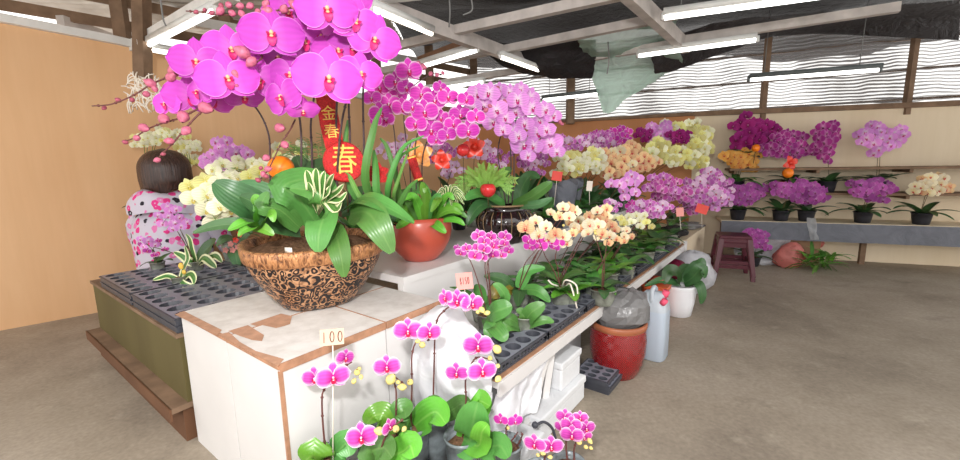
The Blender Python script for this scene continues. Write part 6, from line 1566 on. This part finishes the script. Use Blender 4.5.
for sgn, wr in ((-1, 'haL'), (1, 'haR')):          # fingers
    h = pts[ks.index(wr)]
    for i in range(5):
        ang = (-.5 + .25 * i) * 1.1; L = (.045, .07, .078, .072, .055)[i]
        if i == 0: d1 = Vector((-sgn * .8, .5, -.1)).normalized()
        else: d1 = Vector((sgn * (.30 * (i - 2.5)), 1, -.15)).normalized()
        a_ = h + Vector((sgn * .016 * (i - 2.2), .015 if i else -.02, 0)); b_ = a_ + d1 * L * .55; c_ = b_ + (d1 + Vector((0, 0, -.6))).normalized() * L * .5
        n0 = len(pts); pts += [a_, b_, c_]
        V['f%d%d' % (sgn, i)] = (0, 0, 0, .010, .010); V['g%d%d' % (sgn, i)] = (0, 0, 0, .009, .009); V['h%d%d' % (sgn, i)] = (0, 0, 0, .007, .007)
        ks += ['f%d%d' % (sgn, i), 'g%d%d' % (sgn, i), 'h%d%d' % (sgn, i)]
        E_ += [(wr, ks[n0]), (ks[n0], ks[n0 + 1]), (ks[n0 + 1], ks[n0 + 2])]
me.from_pydata([tuple(q) for q in pts], [(ks.index(a), ks.index(b)) for a, b in E_], [])
bo = link('body', me, psn); me.materials.append(M['skin'])
sk = bo.modifiers.new('skin', 'SKIN'); sk.use_smooth_shade = True
for i, k in enumerate(ks):
    s_ = me.skin_vertices[0].data[i]; s_.radius = (V[k][3] * K, V[k][4] * K); s_.use_root = (k == 'pel')
sb_ = bo.modifiers.new('sub', 'SUBSURF'); sb_.levels = 2; sb_.render_levels = 2
for sgn in (-1, 1):
    mb = MB(); mb.ball(P(.035 * sgn, .098, -.0), .011, .008, .008, 8, 6); obj('eye', mb, M['paper'], psn)
    mb = MB(); mb.ball(P(.088 * sgn, .02, -.02), .012, .02, .032, 8, 6); obj('ear', mb, M['skin'], psn)
mb = MB(); mb.ball(P(0, .104, -.07), .024, .008, .008, 8, 5); obj('mouth', mb, M['pink_paper'], psn)
# bobbed hair
mb = MB(); rows = []; rnd = random.Random(3)
for i in range(15):
    u = i / 14; z = .122 - .250 * u
    rr = .128 * math.sqrt(max(0.0, 1 - max(0, 1 - u * 2.1) ** 2)) * (1.0 if u < .72 else 1.0 - .10 * (u - .72) / .28)
    row = []
    for k in range(40):
        a = 2 * pi * k / 40; front = max(0, sin(a)) ** 3
        f = 1 + .012 * sin(13 * a + 2 * u) - (.30 * front if u > .35 else 0)
        row.append(P(rr * 1.02 * cos(a) * f, rr * .98 * sin(a) * f - .005, z + .012 * sin(7 * a) * (u > .9) + .016 * cos(a) * (u > .8)))
    rows.append(row)
mb.grid(rows, True); mb.grid([[p.lerp(P(0, 0, -.10), .25) for p in rows[-1]], rows[-1]], True); obj('hair', mb, M['hair'], psn)
# jacket: torso, sleeves, hood
mb = MB(); rows = []
for z, rx, ry, yo in ((-.15, .07, .065, -.005), (-.19, .11, .08, -.01), (-.225, .155, .10, -.012), (-.275, .195, .118, -.018), (-.34, .218, .13, -.02), (-.42, .215, .14, -.02), (-.56, .205, .14, -.015), (-.70, .215, .15, -.0), (-.80, .22, .16, .0), (-.81, .20, .14, .0)):
    rows.append([P(rx * cos(a) * (1 + .02 * sin(5 * a + z * 20)), ry * sin(a) * (1 + .03 * sin(4 * a + z * 13)) + yo, z) for a in [2 * pi * k / 36 for k in range(36)]])
mb.grid(rows, True)
for sgn in (-1, 1):
    pth = smoothpath([P(sgn * .15, -.01, -.245), P(sgn * .225, .02, -.34), P(sgn * .245, .09, -.46), P(sgn * .18, .22, -.495), P(sgn * .135, .285, -.50)], 5)
    mb.tube(pth, [.07 - .028 * i / (len(pth) - 1) + .002 * sin(i * 2) for i in range(len(pth))], 14)
jk = obj('jacket', mb, M['floral'], psn)
mb = MB(); rows = []
for j in range(9):
    v = j / 8; a2 = pi * (1.15 * v - .1)
    row = []
    for k in range(30):
        a = 2 * pi * k / 30; back = .5 - .5 * sin(a)
        R0 = .105 + .03 * back + .01 * sin(3 * a); th = .034 + .040 * back + .008 * sin(5 * a + j)
        row.append(P((R0 + th * cos(a2)) * cos(a) * 1.15 + .006 * sin(5 * a + j), (R0 + th * cos(a2)) * sin(a) * .85 - .012, -.20 + th * sin(a2) * 1.25 - .02 * abs(cos(a)) ** 3 - .06 * back * (v > .55) + .008 * sin(4 * a + j)))
    rows.append(row)
mb.grid(rows, True); obj('hood', mb, M['floral'], psn)
# trousers and shoes
for sgn in (-1, 1):
    mb = MB(); kn = P(.12 * sgn, .42, -.70); an = P(.12 * sgn, .42, 0); an.z = .09
    mb.tube(smoothpath([P(.09 * sgn, -.02, -.76), P(.11 * sgn, .22, -.735), kn, (kn + an) / 2, an], 5), [.105 * K] * 8 + [.085 * K] * 8 + [.07 * K] * 5, 14); obj('trouser_leg', mb, M['trousers'], psn)
    mb = MB(); c_ = P(.12 * sgn, .46, 0); mb.ball((c_.x, c_.y, .04), .05, .12, .04, 12, 8); obj('shoe', mb, M['shoe'], psn)
st = P(0, .02, -.83); sz = st.z - .03
r = thing('wooden_stool', 'plain wooden stool under the seated person', 'stool', (st.x, st.y, 0))
mb = MB(); mb.lathe([(.15, sz - .03), (.16, sz - .02), (.16, sz - .005), (.15, sz)], (st.x, st.y, 0), 28, caps=(True, True)); obj('seat', mb, M['counter_wood'], r, False)
for i in range(4):
    a = pi / 4 + i * pi / 2; mb = MB(); mb.tube([(st.x + .11 * cos(a), st.y + .11 * sin(a), sz - .03), (st.x + .15 * cos(a), st.y + .15 * sin(a), 0)], .016, 8); obj('leg', mb, M['counter_wood'], r)
